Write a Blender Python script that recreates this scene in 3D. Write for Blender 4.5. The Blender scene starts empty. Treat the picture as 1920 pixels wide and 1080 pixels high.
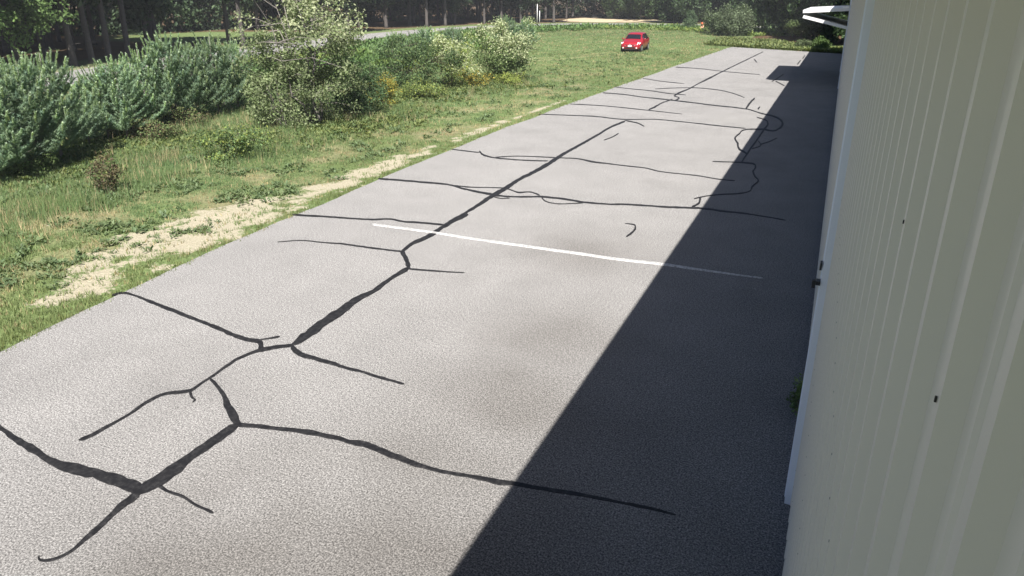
import bpy, math, random
import numpy as np
from mathutils import Vector

random.seed(7)
RNG = np.random.default_rng(7)
S = bpy.context.scene
COL = S.collection
R = math.radians

# ------------------------------------------------------------------ camera, sky, sun, exposure
cd = bpy.data.cameras.new('camera')
cam = bpy.data.objects.new('camera', cd)
COL.objects.link(cam)
cam.location = (0.0, 0.0, 4.5)
cam.rotation_euler = (R(90 - 20), 0, R(24.5526))
cd.sensor_width = 36.0
cd.lens = 24.375
cd.shift_y = -0.04106
cd.clip_start = 0.05
cd.clip_end = 2000
S.camera = cam

SUN_DIR = Vector((-0.43, 0.72, -1.0)).normalized()          # the way the light travels
world = bpy.data.worlds.new('World')
S.world = world
world.use_nodes = True
wn = world.node_tree.nodes
sky = wn.new('ShaderNodeTexSky')
sky.sky_type = 'NISHITA'
sky.sun_disc = False
sky.air_density = 0.6
sky.sun_elevation = math.asin(-SUN_DIR.z)
sky.sun_rotation = math.atan2(-SUN_DIR.x, -SUN_DIR.y)
wn['Background'].inputs['Strength'].default_value = 0.065
world.node_tree.links.new(sky.outputs[0], wn['Background'].inputs[0])

sl = bpy.data.lights.new('sun', 'SUN')
sl.energy = 5.0
sl.angle = R(0.53)
sl.color = (1.0, 0.955, 0.90)
sun = bpy.data.objects.new('sun', sl)
COL.objects.link(sun)
sun.rotation_euler = SUN_DIR.to_track_quat('-Z', 'Y').to_euler()
sun.location = (20, -30, 40)

S.view_settings.view_transform = 'Standard'
S.view_settings.look = 'None'
S.view_settings.exposure = 0.90
S.view_settings.gamma = 1.0
S.render.engine = 'CYCLES'
S.cycles.max_bounces = 10
S.cycles.diffuse_bounces = 6
S.cycles.transparent_max_bounces = 4
S.cycles.caustics_reflective = False
S.cycles.caustics_refractive = False


# ------------------------------------------------------------------ helpers: objects
def tag(o, label=None, cat=None, group=None, kind=None):
    if label: o['label'] = label
    if cat: o['category'] = cat
    if group: o['group'] = group
    if kind: o['kind'] = kind
    return o


def link(name, data, parent=None, loc=None):
    o = bpy.data.objects.new(name, data)
    COL.objects.link(o)
    if parent is not None: o.parent = parent
    if loc is not None: o.location = loc
    return o


def empty(name, loc=(0, 0, 0), rz=0.0):
    o = link(name, None, None, loc)
    o.rotation_euler = (0, 0, rz)
    o.empty_display_size = 0.3
    return o


def mesh_np(name, V, Fc, mat, tint=None, smooth=False):
    """verts (N,3), faces (M,k) all with k corners, tint (N,4) colour"""
    V = np.ascontiguousarray(V, dtype=np.float32)
    Fc = np.ascontiguousarray(Fc, dtype=np.int32)
    m, k = Fc.shape
    me = bpy.data.meshes.new(name)
    me.vertices.add(len(V)); me.vertices.foreach_set('co', V.ravel())
    me.loops.add(m * k); me.loops.foreach_set('vertex_index', Fc.ravel())
    me.polygons.add(m)
    me.polygons.foreach_set('loop_start', np.arange(0, m * k, k, dtype=np.int32))
    me.polygons.foreach_set('loop_total', np.full(m, k, dtype=np.int32))
    me.polygons.foreach_set('use_smooth', np.full(m, bool(smooth)))
    if tint is not None:
        a = me.attributes.new('tint', 'FLOAT_COLOR', 'POINT')
        a.data.foreach_set('color', np.ascontiguousarray(tint, dtype=np.float32).ravel())
    me.update(calc_edges=True)
    me.validate()
    if mat: me.materials.append(mat)
    return me


class MB:
    """collects boxes, tubes and sheets into one mesh"""
    def __init__(s): s.v = []; s.f = []
    def quad(s, a, b, c, d):
        n = len(s.v); s.v += [a, b, c, d]; s.f.append((n, n + 1, n + 2, n + 3)); return s
    def box(s, x0, x1, y0, y1, z0, z1):
        n = len(s.v)
        s.v += [(x, y, z) for z in (z0, z1) for y in (y0, y1) for x in (x0, x1)]
        s.f += [tuple(n + i for i in q) for q in ((0, 2, 3, 1), (4, 5, 7, 6), (0, 1, 5, 4), (2, 6, 7, 3), (0, 4, 6, 2), (1, 3, 7, 5))]
        return s
    def tube(s, pts, rad, k=6, cap=True):
        pts = [Vector(p) for p in pts]; n0 = len(s.v)
        for i, p in enumerate(pts):
            d = (pts[min(i + 1, len(pts) - 1)] - pts[max(i - 1, 0)]).normalized()
            a = d.orthogonal().normalized() if abs(d.z) > 0.95 else d.cross(Vector((0, 0, 1))).normalized()
            b = d.cross(a)
            r = rad[i] if hasattr(rad, '__len__') else rad
            for j in range(k):
                t = 2 * math.pi * j / k
                s.v.append(tuple(p + (a * math.cos(t) + b * math.sin(t)) * r))
        for i in range(len(pts) - 1):
            for j in range(k):
                q = n0 + i * k
                s.f.append((q + j, q + (j + 1) % k, q + k + (j + 1) % k, q + k + j))
        if cap:
            s.f.append(tuple(n0 + j for j in range(k))[::-1])
            s.f.append(tuple(n0 + (len(pts) - 1) * k + j for j in range(k)))
        return s
    def mesh(s, name, mat, smooth=False):
        me = bpy.data.meshes.new(name); me.from_pydata([tuple(p) for p in s.v], [], s.f)
        if smooth: me.polygons.foreach_set('use_smooth', [True] * len(me.polygons))
        me.update(); me.validate()
        if mat: me.materials.append(mat)
        return me
    def build(s, name, mat, parent=None, smooth=False, loc=None):
        return link(name, s.mesh(name, mat, smooth), parent, loc)


# ------------------------------------------------------------------ helpers: noise in metres
def _h(ix, iy, seed):
    n = (ix.astype(np.int64) * 374761393 + iy.astype(np.int64) * 668265263 + seed * 974711) & 0xffffffff
    n = ((n ^ (n >> 13)) * 1274126177) & 0xffffffff
    return ((n ^ (n >> 16)) & 0xffff) / 65535.0


def vnoise(x, y, seed=0):
    x = np.asarray(x, float); y = np.asarray(y, float)
    ix = np.floor(x); iy = np.floor(y); fx = x - ix; fy = y - iy
    fx = fx * fx * (3 - 2 * fx); fy = fy * fy * (3 - 2 * fy)
    a = _h(ix, iy, seed); b = _h(ix + 1, iy, seed); c = _h(ix, iy + 1, seed); d = _h(ix + 1, iy + 1, seed)
    return (a * (1 - fx) + b * fx) * (1 - fy) + (c * (1 - fx) + d * fx) * fy


def fbm(x, y, seed=0, octv=4):
    s = 0; amp = 0.5; t = 0
    for i in range(octv):
        s = s + amp * vnoise(np.asarray(x) * 2 ** i, np.asarray(y) * 2 ** i, seed + i * 17); t += amp; amp *= 0.5
    return s / t


def sstep(a, b, x):
    t = np.clip((x - a) / (b - a), 0, 1)
    return t * t * (3 - 2 * t)


# ------------------------------------------------------------------ helpers: materials
def new_mat(name):
    m = bpy.data.materials.new(name); m.use_nodes = True
    nt = m.node_tree
    return m, nt, nt.nodes['Principled BSDF']


def nd(nt, typ, **kw):
    n = nt.nodes.new(typ)
    for k, v in kw.items():
        if k in n.inputs: n.inputs[k].default_value = v
        else: setattr(n, k, v)
    return n


def mixc(nt, fac, a, b, blend='MIX'):
    n = nt.nodes.new('ShaderNodeMix'); n.data_type = 'RGBA'; n.blend_type = blend
    for sock, v in ((n.inputs[0], fac), (n.inputs[6], a), (n.inputs[7], b)):
        if hasattr(v, 'is_linked'): nt.links.new(v, sock)
        elif isinstance(v, (int, float)): sock.default_value = v
        else: sock.default_value = (*v, 1) if len(v) == 3 else v
    return n.outputs[2]


def ramp(nt, fac, stops):
    n = nt.nodes.new('ShaderNodeValToRGB')
    el = n.color_ramp.elements
    while len(el) < len(stops): el.new(0.5)
    for e, (p, c) in zip(el, stops):
        e.position = p; e.color = (c, c, c, 1) if isinstance(c, (int, float)) else (*c, 1)
    nt.links.new(fac, n.inputs[0])
    return n.outputs[0]


def noise(nt, scale, detail=4, rough=0.55, coord=None, dist=0.0):
    n = nd(nt, 'ShaderNodeTexNoise', Scale=scale, Detail=detail, Roughness=rough, Distortion=dist)
    if coord is not None: nt.links.new(coord, n.inputs['Vector'])
    return n.outputs['Fac']


def plain(name, col, rough=0.6, metal=0.0, var=0.12, scale=8.0, bump=0.0, spec=0.5):
    m, nt, b = new_mat(name)
    tc = nd(nt, 'ShaderNodeTexCoord')
    f = noise(nt, scale, 5, 0.6, tc.outputs['Object'])
    lo = tuple(c * (1 - var) for c in col); hi = tuple(min(1, c * (1 + var)) for c in col)
    nt.links.new(mixc(nt, f, lo, hi), b.inputs['Base Color'])
    b.inputs['Roughness'].default_value = rough
    b.inputs['Metallic'].default_value = metal
    b.inputs['Specular IOR Level'].default_value = spec
    if bump:
        bp = nd(nt, 'ShaderNodeBump', Strength=bump, Distance=0.01)
        nt.links.new(noise(nt, scale * 4, 4, 0.6, tc.outputs['Object']), bp.inputs['Height'])
        nt.links.new(bp.outputs[0], b.inputs['Normal'])
    return m


def leaf_mat(name, trans=0.35, rough=0.55, spec=0.3, back=1.0):
    """foliage: the colour of each leaf is in its own 'tint' attribute"""
    m, nt, b = new_mat(name)
    at = nd(nt, 'ShaderNodeAttribute', attribute_name='tint')
    oi = nd(nt, 'ShaderNodeObjectInfo')
    hv = nd(nt, 'ShaderNodeHueSaturation')
    mr = nd(nt, 'ShaderNodeMapRange'); mr.inputs['To Min'].default_value = 0.86; mr.inputs['To Max'].default_value = 1.14
    nt.links.new(oi.outputs['Random'], mr.inputs['Value'])
    nt.links.new(mr.outputs[0], hv.inputs['Value'])
    nt.links.new(at.outputs['Color'], hv.inputs['Color'])
    nt.links.new(hv.outputs[0], b.inputs['Base Color'])
    b.inputs['Roughness'].default_value = rough
    b.inputs['Specular IOR Level'].default_value = spec
    tr = nd(nt, 'ShaderNodeBsdfTranslucent')
    tcol = mixc(nt, 1.0, hv.outputs[0], (1.0, 1.05, 0.55), 'MULTIPLY')
    nt.links.new(tcol, tr.inputs['Color'])
    mx = nd(nt, 'ShaderNodeMixShader'); mx.inputs[0].default_value = trans
    nt.links.new(b.outputs[0], mx.inputs[1]); nt.links.new(tr.outputs[0], mx.inputs[2])
    nt.links.new(mx.outputs[0], nt.nodes['Material Output'].inputs['Surface'])
    return m


M = {}
M['leaf'] = leaf_mat('leaf')
M['needle'] = leaf_mat('needle', trans=0.42, rough=0.6, spec=0.25)
M['grass'] = leaf_mat('grass_blade', trans=0.3, rough=0.6, spec=0.2)
M['bark'] = plain('bark', (0.085, 0.075, 0.068), 0.9, var=0.45, scale=9, bump=0.6)
M['bark_grey'] = plain('bark_grey', (0.22, 0.20, 0.18), 0.9, var=0.4, scale=9, bump=0.6)
M['twig'] = plain('twig', (0.16, 0.13, 0.10), 0.85, var=0.35, scale=12)

# ------------------------------------------------------------------ the apron and the ground
EDGE = [(-8.9, -6.0), (-9.67, 4.65), (-9.80, 5.55), (-9.92, 6.58), (-10.11, 8.72), (-10.23, 11.20), (-10.43, 14.73), (-10.49, 17.93), (-10.51, 22.53), (-10.31, 30.84), (-9.98, 41.56), (-9.58, 52.56), (-8.99, 66.93)]
EX = np.array([p[0] for p in EDGE]); EY = np.array([p[1] for p in EDGE])
END_L = (-8.99, 66.93); END_R = (-0.05, 62.63)


def xe(y):
    return np.interp(y, EY, EX)


def yend(x):
    return END_L[1] + (np.asarray(x) - END_L[0]) * (END_R[1] - END_L[1]) / (END_R[0] - END_L[0])


ROAD = [(-33.5, -40), (-35.5, 0), (-38.6, 23), (-43.2, 42), (-47.0, 62), (-48.0, 82), (-44.5, 98), (-36.5, 108), (-22, 111.5), (-9, 106), (4, 98), (30, 88)]


def road_dist(x, y):
    x = np.asarray(x, float); y = np.asarray(y, float)
    best = np.full(x.shape, 1e9)
    for (x0, y0), (x1, y1) in zip(ROAD[:-1], ROAD[1:]):
        dx, dy = x1 - x0, y1 - y0
        t = np.clip(((x - x0) * dx + (y - y0) * dy) / (dx * dx + dy * dy), 0, 1)
        best = np.minimum(best, np.hypot(x - x0 - t * dx, y - y0 - t * dy))
    return best


def outside(x, y):
    """metres off the apron and the hangar floor"""
    return np.maximum(np.maximum(xe(y) - x, y - yend(x)), -5.5 - y)


def gz(x, y):
    D = outside(x, y)
    z = -0.10 + 0.085 * sstep(-0.35, 0.05, D)
    z = z + 0.16 * (fbm(x * 0.35, y * 0.35, 5) - 0.5) * sstep(0.3, 3.0, D)
    z = z + 0.07 * (fbm(x * 1.3, y * 1.3, 9) - 0.5) * sstep(0.3, 1.5, D)
    rd = road_dist(x, y)
    return z * sstep(4.0, 7.0, rd) - 0.06 * (1 - sstep(4.0, 7.0, rd))


def sand_at(x, y):
    d = xe(y) - x
    hw = np.interp(y, [5.6, 6.6, 7.6, 9, 12.5, 15, 19, 24, 30, 37], [0, .40, .90, 1.15, 1.0, .62, .30, .16, .05, 0])
    c = np.interp(y, [6, 9, 14, 20, 40], [.85, .88, .70, .62, .6])
    s = 1.22 - np.abs(d - c) / np.maximum(hw, 1e-3)
    n = fbm(x * 1.1, y * 0.8, 21) - 0.5
    s = s + 2.6 * n + 2.8 * (fbm(x * 3.1, y * 2.6, 27, 3) - 0.5)
    s2 = sstep(0.60, 0.80, fbm(x * 0.55, y * 0.55, 33)) * sstep(1.0, 1.8, d) * (1 - sstep(3.6, 5.5, d)) * (1 - sstep(16, 26, y)) * 0.60
    return np.clip(np.maximum(s, s2), 0, 1) * (hw > 0.01) * (d > 0.10)


TRACK = [(-16.43, 55.72), (-18.40, 51.52), (-20.83, 45.59), (-22.24, 39.70), (-22.81, 33.88)]


def track_at(x, y):
    best = np.full(np.shape(x), 1e9)
    for (x0, y0), (x1, y1) in zip(TRACK[:-1], TRACK[1:]):
        dx, dy = x1 - x0, y1 - y0
        t = np.clip(((x - x0) * dx + (y - y0) * dy) / (dx * dx + dy * dy), 0, 1)
        best = np.minimum(best, np.hypot(x - x0 - t * dx, y - y0 - t * dy))
    return 1 - sstep(0.16, 0.38, np.abs(best - 0.72))


def build_ground():
    xs = np.concatenate([np.arange(-420, -90, 30), np.arange(-90, -40, 1.6), np.arange(-40, -8, 0.25), np.arange(-8, 20, 2.0), np.arange(20, 421, 40)])
    ys = np.concatenate([np.arange(-160, -8, 19), np.arange(-7, 45, 0.3), np.arange(45, 90, 0.6), np.arange(90, 160, 2.5), np.arange(160, 700, 45)])
    X, Y = np.meshgrid(xs, ys)
    x = X.ravel(); y = Y.ravel()
    z = gz(x, y)
    nx, ny = len(xs), len(ys)
    i = np.arange(nx * ny).reshape(ny, nx)
    f = np.stack([i[:-1, :-1], i[:-1, 1:], i[1:, 1:], i[1:, :-1]], -1).reshape(-1, 4)
    d = xe(y) - x
    # the soil's own colour: turf, dry thatch, leaf litter in the wood
    n1 = fbm(x * 0.25, y * 0.25, 2)[:, None]; n2 = fbm(x * 0.9, y * 0.9, 3)[:, None]
    turf = np.array([0.135, 0.195, 0.075]) * (1 - n1) + np.array([0.17, 0.22, 0.085]) * n1
    dry = np.array([0.32, 0.265, 0.165])
    far = sstep(34, 46, y)[:, None]
    w = np.clip((n2 - 0.46) * 3.0, 0, 1) * (0.62 - 0.45 * far)
    w = w * (sstep(0.3, 1.2, d) * (1 - 0.75 * sstep(5.0, 9.0, d)))[:, None]
    col = turf * (1 - w) + dry * w
    rd = road_dist(x, y)
    beyond = sstep(7, 9, rd) * ((x < np.interp(y, [p[1] for p in ROAD[:8]], [p[0] for p in ROAD[:8]])) | (y > 118) | ((x > -9) & (y > 74)))
    litter = np.array([0.13, 0.088, 0.05]) * (0.7 + 0.6 * n2)
    lawn = np.maximum(1 - sstep(0.8, 1.1, np.hypot((x + 63) / 13, (y - 60) / 11)), 0)
    bw = (beyond * (1 - lawn))[:, None]
    col = col * (1 - bw) + litter * bw
    shoulder = (1 - sstep(3.5, 5.2, rd + 1.2 * (n2[:, 0] - 0.5)))[:, None]
    col = col * (1 - shoulder) + np.array([0.34, 0.29, 0.21]) * shoulder
    tk = 0.7 * track_at(x, y)[:, None]
    col = col * (1 - tk) + np.array([0.31, 0.31, 0.16]) * tk          # wheel tracks pressed into the turf
    wide = 0.9 * (0.82 + 0.36 * fbm(x * 0.07, y * 0.11, 131))[:, None]
    col = col * wide
    me = mesh_np('ground', np.c_[x, y, z], f, None, np.c_[col, np.ones(len(x))], smooth=True)
    a = me.attributes.new('sand', 'FLOAT', 'POINT'); a.data.foreach_set('value', sand_at(x, y).astype(np.float32))
    m, nt, b = new_mat('turf_and_sand')
    tc = nd(nt, 'ShaderNodeTexCoord').outputs['Object']
    at = nd(nt, 'ShaderNodeAttribute', attribute_name='tint'); sa = nd(nt, 'ShaderNodeAttribute', attribute_name='sand')
    fine = noise(nt, 14, 6, 0.65, tc)
    cmul = ramp(nt, fine, [(0.28, 0.50), (0.72, 1.45)])
    g = mixc(nt, 1.0, at.outputs['Color'], cmul, 'MULTIPLY')
    sn = noise(nt, 9, 6, 0.7, tc)
    add = nd(nt, 'ShaderNodeMath', operation='ADD'); nt.links.new(sa.outputs['Fac'], add.inputs[0])
    sc = nd(nt, 'ShaderNodeMath', operation='MULTIPLY_ADD'); nt.links.new(sn, sc.inputs[0]); sc.inputs[1].default_value = 2.6; sc.inputs[2].default_value = -1.3
    nt.links.new(sc.outputs[0], add.inputs[1])
    sm = ramp(nt, add.outputs[0], [(0.36, 0.0), (0.70, 1.0)])
    grain = ramp(nt, noise(nt, 45, 4, 0.7, tc), [(0.3, (0.27, 0.235, 0.165)), (0.7, (0.55, 0.505, 0.375))])
    c = mixc(nt, sm, g, grain)
    nt.links.new(c, b.inputs['Base Color'])
    b.inputs['Roughness'].default_value = 0.95; b.inputs['Specular IOR Level'].default_value = 0.1
    bp = nd(nt, 'ShaderNodeBump', Strength=0.9, Distance=0.04)
    nt.links.new(fine, bp.inputs['Height']); nt.links.new(bp.outputs[0], b.inputs['Normal'])
    me.materials.append(m)
    tag(link('ground', me), kind='structure')


build_ground()


def asphalt(name, lo, hi, dark=0.0, speck=58.0):
    m, nt, b = new_mat(name)
    tc = nd(nt, 'ShaderNodeTexCoord').outputs['Object']
    g1 = noise(nt, speck, 2, 0.8, tc)
    g2 = noise(nt, speck * 0.36, 3, 0.6, tc)
    big = noise(nt, 0.22, 4, 0.6, tc, 0.4)
    mid = noise(nt, 1.1, 5, 0.6, tc)
    grain = mixc(nt, 0.34, ramp(nt, g1, [(0.34, 0.05), (0.5, 0.90), (0.64, 2.3)]), ramp(nt, g2, [(0.3, 0.52), (0.7, 1.48)]))
    base = mixc(nt, ramp(nt, big, [(0.25, 0.0), (0.75, 1.0)]), lo, hi)
    c = mixc(nt, 1.0, base, grain, 'MULTIPLY')
    c = mixc(nt, 1.0, c, ramp(nt, mid, [(0.25, 0.90), (0.7, 1.05)]), 'MULTIPLY')
    # old oil smudges with shapes of their own
    vo = nd(nt, 'ShaderNodeTexNoise', Scale=0.33, Detail=7.0, Roughness=0.66); nt.links.new(tc, vo.inputs['Vector'])
    c = mixc(nt, ramp(nt, vo.outputs['Fac'], [(0.55, 0.0), (0.68, 0.24)]), c, (lo[0] * 0.5, lo[1] * 0.49, lo[2] * 0.48))
    gr = nd(nt, 'ShaderNodeAttribute', attribute_name='grime_falloff')
    c = mixc(nt, gr.outputs['Fac'], c, mixc(nt, 1.0, (0.085, 0.078, 0.07), grain, 'MULTIPLY'))  # soiling mixed with painted-in darkening of the near pavement
    # scattered pale grit and dark stones
    vr = nd(nt, 'ShaderNodeTexVoronoi', Scale=speck * 0.5); nt.links.new(tc, vr.inputs['Vector'])
    c = mixc(nt, ramp(nt, vr.outputs['Distance'], [(0.10, 0.55), (0.20, 0.0)]), c, mixc(nt, ramp(nt, vr.outputs['Color'], [(0.45, 0.0), (0.55, 1.0)]), (0.065, 0.062, 0.06), (0.34, 0.335, 0.32)))
    nt.links.new(c, b.inputs['Base Color'])
    b.inputs['Roughness'].default_value = 0.88; b.inputs['Specular IOR Level'].default_value = 0.2
    b.inputs['Diffuse Roughness'].default_value = 1.0
    bp = nd(nt, 'ShaderNodeBump', Strength=0.07, Distance=0.004)
    nt.links.new(g1, bp.inputs['Height']); nt.links.new(bp.outputs[0], b.inputs['Normal'])
    return m


M['apron'] = asphalt('weathered_asphalt', (0.188, 0.184, 0.179), (0.218, 0.213, 0.207))
M['road'] = asphalt('road_asphalt', (0.175, 0.17, 0.166), (0.215, 0.21, 0.20), speck=12)


GRIME_FALLOFF = [(-2.91, 4.86), (-3.00, 8.18), (-2.84, 6.22), (-2.73, 3.81), (-4.08, 3.13), (-3.77, 11.59)]


def build_apron():
    n = 620
    t = np.linspace(0, 1, n)
    yl = -5.5 + t * (END_L[1] + 5.5); yr = -5.5 + t * (END_R[1] + 5.5)
    xl = xe(yl) + 0.05 * (fbm(yl * 2.2, yl * 0 + 3, 8) - 0.5) + 0.22 * (fbm(yl * 0.33, yl * 0 + 7, 11) - 0.5)
    rows = []
    for u in np.linspace(0, 1, 41):
        rows.append(np.c_[xl * (1 - u) + 0.9 * u, yl * (1 - u) + yr * u, np.zeros(n)])
    skirt = np.c_[xl, yl, np.full(n, -0.12)]
    V = np.concatenate([skirt] + rows)
    k = len(rows) + 1
    i = np.arange(k * n).reshape(k, n)
    f = np.stack([i[:-1, :-1], i[1:, :-1], i[1:, 1:], i[:-1, 1:]], -1).reshape(-1, 4)
    # brown soiling; also paints the light falloff towards the camera into the colour
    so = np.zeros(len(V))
    for (px, py), rr, aa in zip(GRIME_FALLOFF, (1.3, 1.0, 1.3, 1.5, 1.6, 1.2), (0.50, 0.42, 0.40, 0.60, 0.55, 0.35)):
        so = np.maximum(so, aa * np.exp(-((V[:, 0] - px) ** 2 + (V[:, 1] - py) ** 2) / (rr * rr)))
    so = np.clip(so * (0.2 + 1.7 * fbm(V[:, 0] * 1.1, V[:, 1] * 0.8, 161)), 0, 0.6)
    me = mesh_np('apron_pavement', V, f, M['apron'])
    a = me.attributes.new('grime_falloff', 'FLOAT', 'POINT'); a.data.foreach_set('value', so.astype(np.float32))
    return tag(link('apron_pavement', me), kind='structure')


apron = build_apron()

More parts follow.
